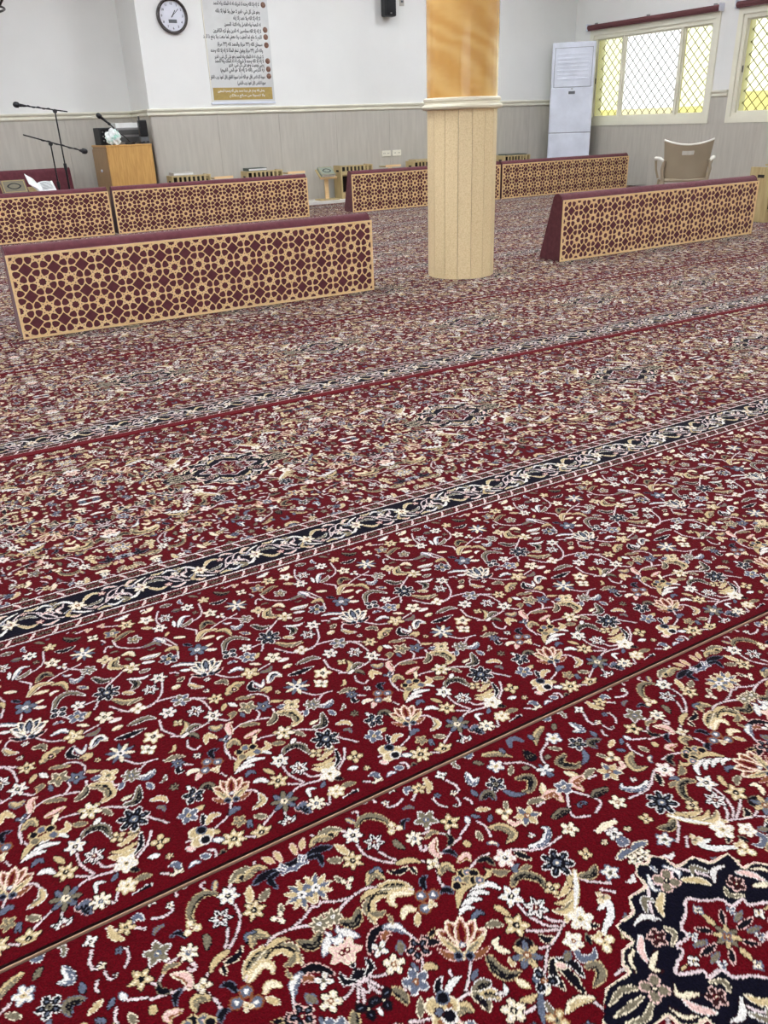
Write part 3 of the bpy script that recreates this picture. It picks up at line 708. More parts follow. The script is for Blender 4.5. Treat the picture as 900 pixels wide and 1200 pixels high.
MOTIFS_B = """
P 257,993 273,1040 
V 254,987 239,964 214,952 
V 309,933 282,916 
V 322,928 318,909 
V 361,1019 362,994 376,964 
V 343,980 375,961 
V 347,954 367,960 410,953 
V 383,989 393,969 413,965 
V 92,961 113,980 124,1001 
V 298,1078 289,1101 295,1126 311,1142 
V 282,1002 296,995 302,979 
V 385,904 392,886 
V 404,927 392,900 
V 248,908 261,900 
V 127,1034 152,1003 
V 264,1062 268,1051 
V 341,1105 361,1107 394,1098 
F 252,1102 o 1 12 B G W
F 268,1092 o 1 12 B G W
F 242,1084 o 1 12 B G W
F 259,1076 o 3 11 Y K Y
L 265,1105 265,1122 280,1124 12 N B
L 235,1083 222,1070 13 P K
L 233,1090 221,1095 212,1090 12 K W
L 356,1061 340,1077 308,1067 14 W N
L 340,1057 317,1063 293,1057 14 W N
L 319,1051 300,1055 283,1048 14 W N
L 318,1083 299,1072 285,1054 15 Y O
F 309,1094 o 1 10 N Y N
F 322,1099 o 1 10 B Y B
F 335,1094 o 1 10 N Y N
F 326,1080 o 1 10 Y Y Y
F 309,1080 o 1 10 O Y O
F 337,1078 o 1 10 B Y B
L 296,1116 310,1128 318,1111 20 Y O
L 347,1078 359,1079 359,1094 13 Y K
L 370,1081 387,1073 15 O Y
L 297,1031 307,1038 315,1029 12 B N
F 362,1035 s 6 24 W O N
F 383,1000 l 6 23 W N R
F 340,992 s 6 24 Y O N
L 331,1030 341,1010 14 Y O
L 304,1011 316,1010 325,998 15 W O
L 374,1049 391,1058 410,1049 414,1021 20 O W
F 424,1017 o 4 16 Y O N
F 107,1041 o 7 34 N W B
L 455,1012 430,1000 420,1001 13 Y K
L 446,990 423,985 406,993 14 Y O
L 438,978 418,975 402,985 14 Y K
L 457,1005 450,981 432,966 10 N W
F 422,959 o 5 23 W K Y
L 425,946 435,935 12 N O
L 397,938 406,948 12 B O
F 130,972 o 4 20 Y O N
L 107,951 122,947 14 W O
F 330,944 o 8 30 OB N K
F 373,911 o 7 21 K O B
F 413,917 o 6 19 K Y Y
L 426,920 438,920 449,916 14 O Y
L 417,894 429,893 444,901 18 N W
L 371,930 374,945 387,942 10 W N
L 342,917 353,915 356,896 24 B P
F 318,898 l 6 23 W N R
F 273,903 s 5 24 Y O N
F 231,914 s 7 28 Y O N
L 204,929 217,921 13 W B
F 183,958 o 1 15 Y K Y
F 198,946 o 1 15 Y K Y
F 181,939 o 1 14 Y K Y
F 193,959 o 1 11 N B N
F 192,937 o 1 12 N W N
L 200,970 206,989 13 N W
L 205,967 217,978 230,974 15 Y W
L 205,949 217,939 14 Y O
L 243,966 255,972 263,967 15 B O
F 251,944 s 5 16 O Y Y
L 258,924 265,935 264,920 10 B N
L 277,940 292,928 14 O K
L 302,979 300,963 280,956 16 Y W
F 206,1037 o 5 24 N W B
L 222,1047 235,1047 242,1029 20 O N
L 204,1064 206,1052 10 W O
F 185,1000 o 5 22 B W Y
L 197,1004 214,1006 15 Y O
L 177,910 187,902 14 B W
V 190,915 198,908 194,896 
L 200,896 207,895 208,903 12 N O
V 166,949 178,946 
L 162,936 172,928 12 P W
L 401,887 408,887 10 P Y
L 372,891 377,897 8 P W
V 285,1290 301,1268 305,1235 
V 285,1290 313,1270 
V 309,1199 321,1188 334,1192 
V 217,1202 242,1192 289,1201 
V 240,1175 236,1158 244,1144 255,1148 
V 291,1088 292,1116 298,1135 316,1154 350,1163 391,1152 
V 347,1342 369,1314 396,1300 
V 429,1301 458,1309 
V 363,1236 397,1232 412,1211 407,1191 
V 378,1196 380,1172 367,1159 
V 127,1188 148,1164 179,1158 
V 145,1149 157,1156 
V 97,1153 98,1136 112,1131 
V 412,1095 431,1087 452,1071 
V 115,1361 129,1385 
V 145,1350 160,1324 184,1310 
V 188,1309 228,1316 262,1311 
V 212,1258 210,1228 224,1204 
V 408,1369 416,1360 
V 103,1385 121,1386 
V 407,1171 406,1152 
V 339,1422 334,1405 
V 295,1332 304,1352 318,1354 
F 303,1215 s 6 24 W O N
F 279,1247 l 6 23 W N R
F 324,1262 s 6 22 Y O N
L 349,1262 372,1279 392,1280 26 Y O
F 366,1269 o 1 10 N Y P
F 266,1295 o 6 24 BO W W
L 324,1221 336,1237 15 Y O
L 330,1201 340,1201 329,1189 12 O Y
L 237,1198 252,1213 251,1230 16 Y O
L 247,1198 262,1207 274,1202 16 O W
L 243,1189 254,1185 260,1169 16 O N
L 234,1188 250,1196 12 W O
F 240,1232 o 4 14 Y O N
L 288,1187 296,1176 308,1181 18 Y B
L 287,1154 275,1168 266,1147 14 Y K
L 314,1149 317,1171 327,1178 18 P K
L 337,1159 354,1154 369,1145 13 O Y
F 298,1141 o 3 14 B O W
F 413,1302 o 5 26 Y O K
L 378,1327 396,1330 408,1315 17 W N
L 425,1331 444,1316 11 K O
L 434,1291 448,1289 458,1298 13 O B
F 126,1326 o 5 24 K O N
L 132,1306 152,1305 14 W P
F 147,1399 o 7 34 N W B
L 154,1369 171,1349 203,1341 22 Y O
L 175,1338 201,1346 12 O K
F 187,1316 o 4 20 W Y Y
L 94,1343 107,1358 13 Y O
F 401,1389 o 4 23 N W W
F 429,1356 o 5 23 B W Y
F 438,1390 o 5 19 W O N
L 395,1406 409,1434 433,1439 457,1415 17 O W
F 348,1441 o 5 28 B N W
L 330,1477 343,1464 12 N B
L 365,1429 383,1421 12 K W
L 365,1442 384,1446 12 K O
Q 338,1345 349,1396 
L 280,1357 293,1363 16 O K
L 263,1339 279,1343 18 K O
L 296,1335 303,1320 316,1312 16 Y W
L 331,1392 304,1409 281,1413 16 W N
L 311,1381 294,1389 13 W N
L 343,1309 358,1306 360,1291 16 O K
L 405,1272 394,1254 411,1236 16 N W
L 407,1267 416,1248 427,1265 10 W B
L 411,1236 426,1234 414,1224 18 Y O
L 86,1253 103,1272 115,1257 22 W K
L 360,1238 377,1231 390,1225 12 O Y
F 368,1203 s 5 24 O K Y
F 395,1189 s 5 22 B O N
L 342,1233 352,1217 14 W O
L 351,1194 352,1178 12 B O
L 413,1194 433,1184 12 Y O
L 418,1170 430,1169 14 B W
F 127,1209 s 10 36 KB O W
L 131,1250 151,1248 182,1250 18 N W
L 131,1280 150,1283 16 K O
F 189,1220 s 5 24 K Y N
F 233,1272 o 6 22 W O N
L 160,1276 192,1279 208,1268 17 O W
F 173,1190 o 4 18 W Y O
L 165,1206 167,1194 10 K O
F 129,1142 o 7 21 O W B
L 139,1129 153,1124 168,1134 22 W O
L 148,1107 152,1091 13 B W
F 443,1164 o 4 22 Y K O
L 112,1131 103,1120 12 B W
L 103,1080 122,1079 134,1110 20 O W
L 101,1093 118,1095 12 K O
L 412,1155 433,1140 435,1115 417,1107 26 Y K
L 384,1135 399,1144 406,1159 18 O K
F 398,1098 o 6 26 KY N Y
L 417,1089 427,1070 14 O K
L 334,1124 350,1126 363,1130 18 P Y
L 340,1103 352,1122 12 K O
L 398,1065 409,1073 14 W O
L 94,1015 109,1016 18 Y O
V 411,1620 402,1573 368,1553 340,1549 
V 472,1529 416,1512 365,1480 
V 201,1579 207,1545 248,1518 296,1526 315,1483 
V 142,1352 170,1317 207,1310 236,1332 252,1374 
V 153,1421 189,1451 
V 320,1641 306,1606 308,1582 
V 304,1433 311,1469 296,1503 279,1532 
V 353,1536 369,1516 366,1501 
V 199,1644 224,1633 
V 172,1509 159,1489 
V 96,1526 120,1506 
F 383,1619 o 6 21 W O N
F 326,1604 l 6 23 W N R
F 303,1569 s 6 23 W O N
F 420,1566 s 5 24 K O N
F 437,1540 o 3 16 W O Y
F 135,1563 s 10 36 KB O W
L 112,1648 125,1630 145,1632 20 O N
F 426,1630 o 5 19 Y O K
L 87,1604 104,1598 125,1604 16 N W
L 398,1674 419,1650 12 O N
L 341,1552 360,1582 377,1580 18 W N
L 349,1548 366,1554 377,1566 15 O W
L 334,1557 338,1582 12 W O
L 382,1517 399,1533 414,1518 20 O Y
L 359,1475 381,1500 410,1494 18 Y K
L 407,1487 426,1479 429,1451 18 Y O
L 372,1475 397,1472 13 K Y
F 132,1496 o 6 20 O W B
L 94,1486 102,1472 120,1483 20 W O
F 170,1515 o 4 19 Y K O
L 135,1464 149,1441 169,1441 20 O W
L 192,1468 179,1486 196,1508 26 Y K
F 210,1456 o 6 25 KY N Y
L 206,1511 221,1511 227,1492 18 K O
L 209,1495 218,1483 12 O N
L 103,1450 119,1435 12 B K
F 166,1613 o 4 18 K O N
F 164,1651 o 3 12 Y P R
F 194,1652 o 3 12 Y P R
F 206,1607 s 5 24 OB Y K
L 205,1576 237,1592 250,1589 16 O Y
F 243,1625 s 6 26 Y O N
F 286,1619 s 5 23 W Y N
L 271,1591 290,1578 12 Y K
F 243,1556 o 5 20 O W Y
L 285,1534 298,1509 18 W B
L 252,1515 278,1518 285,1503 13 O B
L 238,1475 265,1471 276,1474 18 W K
L 235,1458 260,1451 14 W O
L 222,1429 241,1430 14 O W
F 286,1443 o 6 26 NB W Y
L 289,1475 308,1478 312,1461 18 Y O
L 198,1418 206,1395 190,1379 20 O W
L 194,1420 221,1407 237,1411 12 W O
L 176,1380 194,1368 16 Y W
F 249,1389 s 6 24 W O N
F 224,1361 l 6 23 W N R
L 305,1532 316,1542 12 Y O
L 333,1657 355,1653 18 O W
L 350,1622 367,1620 16 O B
L 320,1513 343,1503 14 K O
"""

# ------------------------------------------------------------------ the carpet, woven knot by knot
def knot_mesh(name, im, k, origin=(0, 0), keep=None, seed=1, z=0.0, amp=.0011):
    ny, nx = im.shape; rng = np.random.RandomState(seed)
    pal = np.array([lin(PAL[c]) for c in PKEYS], np.float32); c = pal[im]
    c = c*(1+rng.normal(0, .13, im.shape)[..., None]); c = np.clip(c, .001, 1)
    X, Y = np.meshgrid(np.arange(nx)*k/1000+origin[0], np.arange(ny)*k/1000+origin[1])
    X = X+rng.uniform(-.25, .25, X.shape)*k/1000*(np.arange(nx) % (nx-1) > 0); Z = z+rng.uniform(-amp, 0, X.shape)
    co = np.stack([X, Y, Z], -1).reshape(-1, 3).astype(np.float32)
    idx = np.arange(nx*ny).reshape(ny, nx); q = np.stack([idx[:-1, :-1], idx[:-1, 1:], idx[1:, 1:], idx[1:, :-1]], -1)
    if keep is not None: q = q[keep[:-1, :-1] & keep[1:, 1:] & keep[:-1, 1:] & keep[1:, :-1]]
    q = q.reshape(-1, 4); rgba = np.concatenate([c.reshape(-1, 3), np.ones((nx*ny, 1))], 1).astype(np.float32)
    if keep is not None:
        used = np.zeros(nx*ny, bool); used[q.ravel()] = True; new = np.cumsum(used)-1; q = new[q]; co = co[used]; rgba = rgba[used]
    me = bpy.data.meshes.new(name); me.vertices.add(len(co)); me.vertices.foreach_set('co', co.ravel())
    me.loops.add(q.size); me.loops.foreach_set('vertex_index', q.ravel().astype(np.int32))
    me.polygons.add(len(q)); me.polygons.foreach_set('loop_start', np.arange(0, q.size, 4, dtype=np.int32)); me.update(calc_edges=True)
    at = me.color_attributes.new('knot', 'FLOAT_COLOR', 'POINT'); at.data.foreach_set('color', rgba.ravel())
    me.shade_smooth(); me.materials.append(M['carpet']); me.validate(); return me
def field_a(k):
    w = Weave(289, 736.5, 404, 914, k, 'R', None); w.thin = .86; w.motifs(MOTIFS_A); w.fill(); return w
def field_b(k):
    w = Weave(100, 448, 880, 1675, k, 'R', 348); w.thin = .92; w.motifs(MOTIFS_B); w.fill(); w.im[:int(18/k)] = PKEYS.index('R'); w.im[-int(10/k):] = PKEYS.index('R'); return w
HW = .4475
wa = field_a(1.7); meA = knot_mesh('carpet_near_field', wa.im[:int(469/1.7)+1], 447.5/(wa.nx-1))
wb1 = field_b(1.7); meB = knot_mesh('carpet_plain_field', np.hstack([wb1.im[:, :-1], wb1.im]), 348/(wb1.nx-1), seed=2)
pair = lambda im: np.hstack([im[:, :-1], im[:, ::-1]])
wa2 = field_a(2.4); meM = knot_mesh('carpet_medallion_field', pair(wa2.im), 447.5/(wa2.nx-1), seed=3)
wa3 = field_a(4.2); meF = knot_mesh('carpet_far_field', pair(wa3.im), 447.5/(wa3.nx-1), seed=4)
st = stripe(1.8); meS = knot_mesh('carpet_border', np.hstack([st.im[:, :-1], st.im[:, :-1], st.im]), 300/(st.nx-1), seed=5)
st2 = stripe(4.0); meS2 = knot_mesh('carpet_far_border', np.hstack([st2.im[:, :-1]]*5+[st2.im]), 300/(st2.nx-1), seed=7)
md, keep = medallion(1.8); meMed = knot_mesh('carpet_medallion', md.im, 1.8, (-.232, -.154), keep, 6, z=.0016)
def span(y): return -1.6, min(10.25, 1.62*max(y, .4)+1.9)
def tiles(name, me, parent, step, y, x_ref, mirror=False, flip=False, fy=1.0):
    xa, xz = span(y); n0 = math.floor((xa-x_ref)/step); n1 = math.ceil((xz-x_ref)/step)
    for n in range(n0, n1):
        x = x_ref+n*step
        if x+step > 10.9: continue
        o = link(name, me, parent)
        if mirror and n % 2: o.scale = (-1, (-fy if flip else fy), 1); o.location = (x+step, y, 0)
        else: o.scale = (1, (-fy if flip else fy), 1); o.location = (x, y, 0)
def medallions(parent, y, x_ref):
    xa, xz = span(y); n0 = math.ceil((xa-x_ref)/.895); n1 = math.floor((xz-.3-x_ref)/.895)
    for n in range(n0, n1+1): link('medallion', meMed, parent, (x_ref+n*.895, y, 0))
def strip(label):
    o = bpy.data.objects.new('carpet_strip', None); COL.objects.link(o); o.parent = floor; o['label'] = label; return o
XA, XZ = -5.9, 10.25
M['plain'] = mat('plain_red_pile', (96, 6, 16), .95, col2=(84, 4, 12), scale=300, sheen=.04, spec=.03)
cA = strip('red floral carpet strip with large dark medallions, below the pale seam')
# a field tile starts one half-width left of a medallion axis
tiles('pile_field', meA, cA, HW, .404, .7365-HW, mirror=True); tiles('pile_field', meM, cA, 2*HW, .404, .7365-HW, flip=True); medallions(cA, .404, .7365)
bx(XA, XZ, .8756, .8774, -.004, .0008).build('seam_thread', M['thread'], cA)
cB = strip('red floral carpet strip between two seams, crossed by a navy border band')
tiles('pile_field', meB, cB, .696, .884, .100, fy=.992)
tiles('border_band', meS, cB, .90, 1.674, .008)
tiles('pile_field', meM, cB, 2*HW, 2.372, .77-HW); tiles('pile_field', meM, cB, 2*HW, 2.372, .77-HW, flip=True, fy=.992); medallions(cB, 2.372, .77)
cC = strip('red floral carpet strip starting with a navy border band beside a plain red edge')
bx(XA, XZ, 2.884, 2.920, -.01, .0012).build('plain_edge', M['plain'], cC)
tiles('border_band', meS, cC, .90, 2.921, .10)
tiles('pile_field', meM, cC, 2*HW, 3.602, 1.73-HW, fy=.93); tiles('pile_field', meM, cC, 2*HW, 3.602, 1.73-HW, flip=True, fy=.955); medallions(cC, 3.602, 1.73)
cD = strip('red floral carpet strip under the backrests and the column, reaching the back wall')
bx(XA, XZ, 4.078, 4.097, -.01, .0012).build('plain_edge', M['plain'], cD)
y = 4.098
for i in range(7):
    top = min(y+1.09 if i else 5.315, 12.19); h = (top-y)/2
    tiles('pile_field', meF, cD, 2*HW, y+h, 1.73-HW, fy=h/.510); tiles('pile_field', meF, cD, 2*HW, y+h, 1.73-HW, flip=True, fy=h/.510)
    if top < 11: medallions(cD, y+h, 1.80)
    if top >= 12.1: break
    tiles('border_band', meS2, cD, 1.80, top, .1); y = top+.193

# ------------------------------------------------------------------ backrests with carved lattice
def lattice_cell(p, t):
    """one square of the strapwork: diamond in the middle, a quarter rosette in each corner"""
    cu = bpy.data.curves.new('cell', 'CURVE'); cu.dimensions = '2D'; cu.fill_mode = 'BOTH'; cu.extrude = t/2
    def spl(pts):
        s = cu.splines.new('POLY'); s.points.add(len(pts)-1); s.use_cyclic_u = True
        for q, (x, y) in zip(s.points, pts): q.co = (x*p, y*p, 0, 1)
    pol = lambda r, d: (r*math.cos(math.radians(d)), r*math.sin(math.radians(d)))
    corner = [(.246, 0), (.240, .034), (.186, 0), (.152, 0), pol(.120, 22.5), pol(.152, 45), pol(.120, 67.5), (0, .152), (0, .186), (.034, .240), (0, .246)]
    b = [(-.5+x, -.5+y) for x, y in corner[::-1]]
    full = []
    for k in range(4):
        a = k*math.pi/2; full += [(x*math.cos(a)-y*math.sin(a), x*math.sin(a)+y*math.cos(a)) for x, y in b]
    spl(full); spl([(0, -.264), (.264, 0), (0, .264), (-.264, 0)])
    pet = [(-.142, -.028), (-.05, -.120), (.045, -.145), (.10, -.088), (.118, -.020), (.118, .040), (.10, .118), (.045, .150), (-.05, .122), (-.142, .028)]
    for cx in (-.5, .5):
        for cy in (-.5, .5):
            for a in (22.5, 67.5):
                t_ = math.radians(a); u = Vector((math.cos(t_)*(1 if cx < 0 else -1), math.sin(t_)*(1 if cy < 0 else -1))); n = Vector((-u.y, u.x)); c = Vector((cx, cy))+u*.385; n = n if n.dot(Vector((-cx, -cy))) > 0 else -n
                spl([tuple(c+u*x+n*y) for x, y in pet])
            d = Vector((1 if cx < 0 else -1, 1 if cy < 0 else -1)).normalized(); n = Vector((-d.y, d.x)); c = Vector((cx, cy))
            spl([tuple(c+d*.184), tuple(c+d*.240+n*.034), tuple(c+d*.240-n*.034)])
    o = bpy.data.objects.new('cell', cu); COL.objects.link(o); bpy.context.view_layer.update()
    me = bpy.data.meshes.new_from_object(o.evaluated_get(bpy.context.evaluated_depsgraph_get()))
    v = [tuple(q.co) for q in me.vertices]; f = [tuple(q.vertices) for q in me.polygons]
    bpy.data.objects.remove(o); bpy.data.curves.remove(cu); bpy.data.meshes.remove(me); return v, f
BL, BH, NCOL, NROW = 2.21, .442, 15, 3
def lattice_mesh():
    fr = .012; px = (BL-2*fr)/NCOL; pz = (BH-2*fr)/NROW; v, f = lattice_cell(1.0, .005); V = []; Fc = []
    for i in range(NCOL):
        for j in range(NROW):
            n = len(V); V += [(fr+(i+.5+x)*px, z, fr+(j+.5+y)*pz) for x, y, z in v]; Fc += [tuple(k+n for k in q) for q in f]
    mb = MB().add(V, Fc)
    for a in ((0, BL, 0, fr), (0, BL, BH-fr, BH), (0, fr, fr, BH-fr), (BL-fr, BL, fr, BH-fr)): mb.box(a[0], a[1], -.0035, .0035, a[2], a[3])
    me = bpy.data.meshes.new('lattice_panel'); me.from_pydata(mb.v, [], mb.f); me.materials.append(M['wood']); return me
def cushion_prof():
    arc = [(.066+.047*math.cos(a), .436+.047*math.sin(a)) for a in [math.radians(d) for d in range(10, 171, 16)]]
    return [(.004, .004), (.226, .004), (.232, .02)] + [(.113+.004, .42)] + arc + [(.009, .44), (.004, .42)]
BODY = MB().prism(cushion_prof(), .004, BL-.004).mesh('cushion_body', M['fabric'], smooth=35)
def piping(x):
    pr = cushion_prof(); return MB().tube([(x, y, z) for y, z in pr[1:]], .004, 6)
PIPE = [piping(x).mesh('piping', M['fabric'], smooth=60) for x in (.006, BL-.006)]
LAT = lattice_mesh()
def backrest(label, x, y, rz=0, sx=1.0, group=None):
    t = thing('floor_backrest', label, 'backrest', (x, y, 0), rz, group); t.scale = (sx, 1, 1)
    link('lattice_panel', LAT, t)['label'] = 'pale wooden lattice of eight-point stars and diamonds'
    link('cushion_body', BODY, t); [link('piping', q, t) for q in PIPE]; return t
backrest('maroon star-lattice backrest standing alone on the carpet, parallel to the podium ones', .491, 4.772)
backrest('maroon star-lattice backrest in front of the taupe plastic chair', 4.376, 4.824, math.radians(1.3), 1.042)
backrest('maroon lattice backrest in front of the wooden podium and two low book racks', 2.18, 9.5, 0, 1.052)
backrest('maroon lattice backrest in front of the microphone stands, next to the podium one', -.19, 9.5, 0, 1.052)
backrest('maroon lattice backrest half hidden by the column, beside the wooden book pedestal', 5.115, 9.5, 0, 1.052)
backrest('maroon lattice backrest in front of the tall white air conditioner', 7.478, 9.5, 0, 1.082)
rb = thing('floor_backrest', 'plain maroon backrest in the recess, padded side towards the microphone stands', 'backrest', (2.24, 12.0, 0), math.pi); rb.scale = (1.02, 1, 1.28)
link('lattice_panel', LAT, rb); link('cushion_body', BODY, rb); [link('piping', q, rb) for q in PIPE]

# ------------------------------------------------------------------ low book racks
def rack(label, x, y, z=.04, n_slots=8, length=.52, group='low wooden book racks'):
    t = thing('book_rack', label, 'book rack', (x, y, z), 0, group); h, d = .44, .24
    for sx in (0, length-.02):
        e = bx(sx, sx+.02, 0, d, 0, h, bev=.003).build('end_panel', M['woodside'], t)
        bx(sx-.002, sx+.022, d*.32, d*.62, h-.085, h-.06, bev=.0).build('hand_slot', M['dark'], e)
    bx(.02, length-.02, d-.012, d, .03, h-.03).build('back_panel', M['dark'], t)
    for zz in (.06, .30): bx(.02, length-.02, .02, d-.012, zz, zz+.016).build('shelf', M['woodside'], t)
    bx(.02, length-.02, .0, .016, h-.018, h).build('top_rail', M['woodside'], t); bx(.02, length-.02, 0, .016, h-.115, h-.075).build('middle_rail', M['woodside'], t)
    bx(.02, length-.02, 0, .016, 0, .07).build('plinth', M['woodside'], t)
    w = (length-.04)/n_slots
    for i in range(1, n_slots): bx(.02+i*w-.012, .02+i*w+.012, 0, .016, h-.075, h-.018).build('slat', M['woodside'], t)
    for i in range(1, 4):
        xx = .02+i*(length-.04)/4; bx(xx-.01, xx+.01, 0, .016, .07, h-.115).build('slat', M['woodside'], t)
    # books standing in the shelf compartments are hidden; a dark backing closes the view
    return t
rack('low wooden book rack by the podium, a pale box file lying on it', 3.30, 10.98)
rack('low wooden book rack behind the podium backrest, a dark green file lying on it', 4.33, 10.98)
rack('low wooden book rack beside the book pedestal, its end panel showing', 5.75, 10.98)
rack('low wooden book rack below the wall sockets, partly behind the column', 6.98, 10.98)
rack('low wooden book rack nearest to the air conditioner', 8.68, 10.98)
rr = rack('low wooden book rack beside the end of the backrest with the chair', 7.43, 5.30, 0, 4, .7)
rr.scale.z = 1.14
def book(name, label, loc, size, m, rz=0, cat='book', page=True):
    t = thing(name, label, cat, loc, rz); a, b, h = size
    bx(0, a, 0, b, 0, .006).build('cover', m, t); bx(0, a, 0, b, h-.006, h).build('cover', m, t); bx(0, .006, 0, b, .006, h-.006).build('spine', m, t)
    bx(.006, a-.006, .004, b-.004, .006, h-.006).build('pages', M['paper'], t); return t
book('box_file', 'pale grey box file lying on the book rack by the podium', (3.33, 11.0, .481), (.27, .2, .035), M['clad'], cat='file')
book('box_file', 'dark olive box file lying on the rack behind the podium backrest', (4.36, 11.0, .481), (.27, .2, .035), M['green'], cat='file')
book('closed_book', 'thin green book lying on the rack nearest to the air conditioner', (8.72, 11.0, .481), (.42, .2, .014), M['green'])
book('closed_book', 'thin pale book lying on the rack at the end of the chair backrest', (7.60, 5.33, .502), (.26, .18, .016), M['woodside'])
book('closed_book', 'thin pale book lying on the rack below the wall sockets', (7.02, 11.0, .481), (.3, .2, .016), M['woodside'])

# ------------------------------------------------------------------ book pedestals
def pedestal(label, x, y, z=.04, h=.40, tilt=0.0, rz=0):
    t = thing('book_pedestal', label, 'book stand', (x, y, z), rz, 'wooden book pedestals')
    bx(-.15, .15, -.10, .10, 0, .016, bev=.003).build('base', M['woodside'], t)
    bx(-.028, .028, -.012, .012, .016, h-.02).build('post', M['wood'], t)
    tp = bx(-.13, .13, -.095, .095, -.008, .008, bev=.003).build('tray', M['woodside'], t, loc=(0, 0, h)); tp.rotation_euler.x = tilt
    bx(-.13, .13, -.103, -.095, -.008, .022).build('tray_lip', M['wood'], tp); return t
pedestal('wooden T-shaped pedestal holding a green book, in the gap between backrests', 5.53, 11.03, h=.345, tilt=.62)
pedestal('flat-topped wooden pedestal between the rack with the pale file and the olive one', 3.985, 11.05, h=.382)
pedestal('flat-topped wooden pedestal between the olive-file rack and the green-book pedestal', 5.04, 11.05, h=.386)
pedestal('flat-topped wooden pedestal behind the column backrest near the wall sockets', 6.60, 11.05, h=.392)
def holy_book(label, loc, rot, m=None, s=1.0):
    t = thing('decorated_book', label, 'book', loc); t.rotation_euler = rot; t.scale = (s, s, s); m = m or M['green']
    bx(-.11, .11, -.085, .085, 0, .005, bev=.001).build('cover', m, t); bx(-.11, .11, -.085, .085, .035, .04, bev=.001).build('cover', m, t)
    bx(-.11, -.104, -.085, .085, .005, .035).build('spine', m, t); bx(-.104, .106, -.081, .081, .005, .035).build('pages', M['paper'], t)
    fr = MB()
    for a in ((-.1, .1, -.076, -.071), (-.1, .1, .071, .076), (-.1, -.095, -.071, .071), (.095, .1, -.071, .071)): fr.box(*a, .0399, .0406)
    fr.build('gilt_border', M['gold'], t)
    n = 28; v = []; f = []
    for k in range(n):
        a = k*2*math.pi/n; ex = 1+.18*abs(math.cos(a))**6
        v += [(.056*math.cos(a)*ex, .042*math.sin(a), .0408), (.042*math.cos(a)*ex, .030*math.sin(a), .0408)]
    for k in range(n): f.append((2*k, 2*k+1, (2*k+3) % (2*n), (2*k+2) % (2*n)))
    MB().add(v, f).build('cover_medallion', M['ink'], t); return t
holy_book('green decorated book tilted on the wooden pedestal by the back wall', (5.53, 11.022, .396), (.62, 0, 0), mat('sage_cover', (142, 150, 134), .5, scale=40))
# two more pedestals and books behind the left-hand backrest
pedestal('wooden pedestal with an olive book, between a lattice backrest and the recess', 1.30, 10.2, 0, h=.47, tilt=.7)
holy_book('olive decorated book tilted on a pedestal near the microphone stands', (1.30, 10.193, .482), (.7, 0, 0), mat('olive_cover', (106, 98, 78), .5, scale=40), 1.12)
pedestal('wooden pedestal with an open book, by the microphone stands', 1.60, 10.35, 0, h=.44, tilt=.45)
ob = thing('open_book', 'open white book leaning on a pedestal by the microphone stands', 'book', (1.575, 10.33, .462)); ob.rotation_euler = (.45, 0, 0)
def page_block(sgn, tilt):
    mb = MB(); n = 8; v = []; f = []
    for i in range(n+1):
        u = i/n; x = sgn*.17*u; zz = .016*math.sin(math.pi*min(1, u*1.2))*(1-u*.4)
        for y in (-.10, .12): v += [(x, y, zz+.006), (x, y, 0)]
    for i in range(n):
        a = i*4; f += [(a, a+4, a+6, a+2), (a+1, a+3, a+7, a+5), (a, a+1, a+5, a+4), (a+2, a+6, a+7, a+3)]
    f += [(0, 2, 3, 1), (n*4, n*4+1, n*4+3, n*4+2)]
    mb.add(v, f); mb.xf(Matrix.Rotation(-sgn*tilt, 4, 'Y')); return mb
for sgn, tl in ((1, .12), (-1, .80)):
    pg = page_block(sgn, tl).build('page_block', M['paper'], ob, smooth=50)
bars = MB()
for i in range(7): bars.box(.03, .145, -.07+i*.024, -.062+i*.024, .0255, .0262)
bars.xf(Matrix.Rotation(-.12, 4, 'Y')); bars.build('printed_lines', M['lcd'], ob)

# ------------------------------------------------------------------ podium and what stands on it
PX0, PX1, PY0, PY1, PH = 2.567, 3.126, 11.10, 11.88, .868
po = thing('podium', 'honey-coloured wooden podium cabinet at the edge of the recess', 'podium', (PX0, PY0, 0)); W, D = PX1-PX0, PY1-PY0
bx(.004, W, .004, D, .06, PH-.02).build('carcass', M['podium_side'], po)
bx(-.002, W+.002, -.006, .004, .05, PH-.02).build('front_panel', M['podium'], po); bx(-.008, W+.008, -.01, D, PH-.02, PH, bev=.004).build('top_board', M['podium'], po); bx(.02, W-.02, .03, D-.02, 0, .06).build('plinth', M['brown'], po)
dr = bx(-.012, .004, .02, D-.02, .1, PH-.05).build('door', M['podium_side'], po); MB().lathe([(.004, 0), (.018, .006), (.018, .016), (.01, .022)], 16).xf(Matrix.Translation((-.012, D*.45, .57)) @ Matrix.Rotation(-math.pi/2, 4, 'Y')).build('knob', M['white'], dr, smooth=40)
tag(bx(3.165, 3.20, 11.36, 11.95, 0, .86, bev=.003).build('shade_strip', M['brown']), 'narrow dark strip standing in for the shade between the podium and the recess wall', 'shade strip')  # dark strip put where the recess wall lies in the podium's shade
mx = thing('audio_mixer', 'black audio mixer with silver knobs on the podium', 'mixer', (2.585, 11.42, PH), .12)
bx(0, .17, 0, .22, 0, .20, bev=.01).build('body', M['black'], mx); bx(.012, .158, -.004, .0, .02, .18).build('face_plate', M['blackm'], mx)
for i in range(3):
    for j in range(3): MB().lathe([(.010, 0), (.008, .014)], 10).xf(Matrix.Translation((.04+i*.045, -.004, .05+j*.05)) @ Matrix.Rotation(math.pi/2, 4, 'X')).build('knob', M['silver'], mx)
am = thing('amplifier', 'silver amplifier with a pale top at the back of the podium', 'amplifier', (2.78, 11.36, PH))
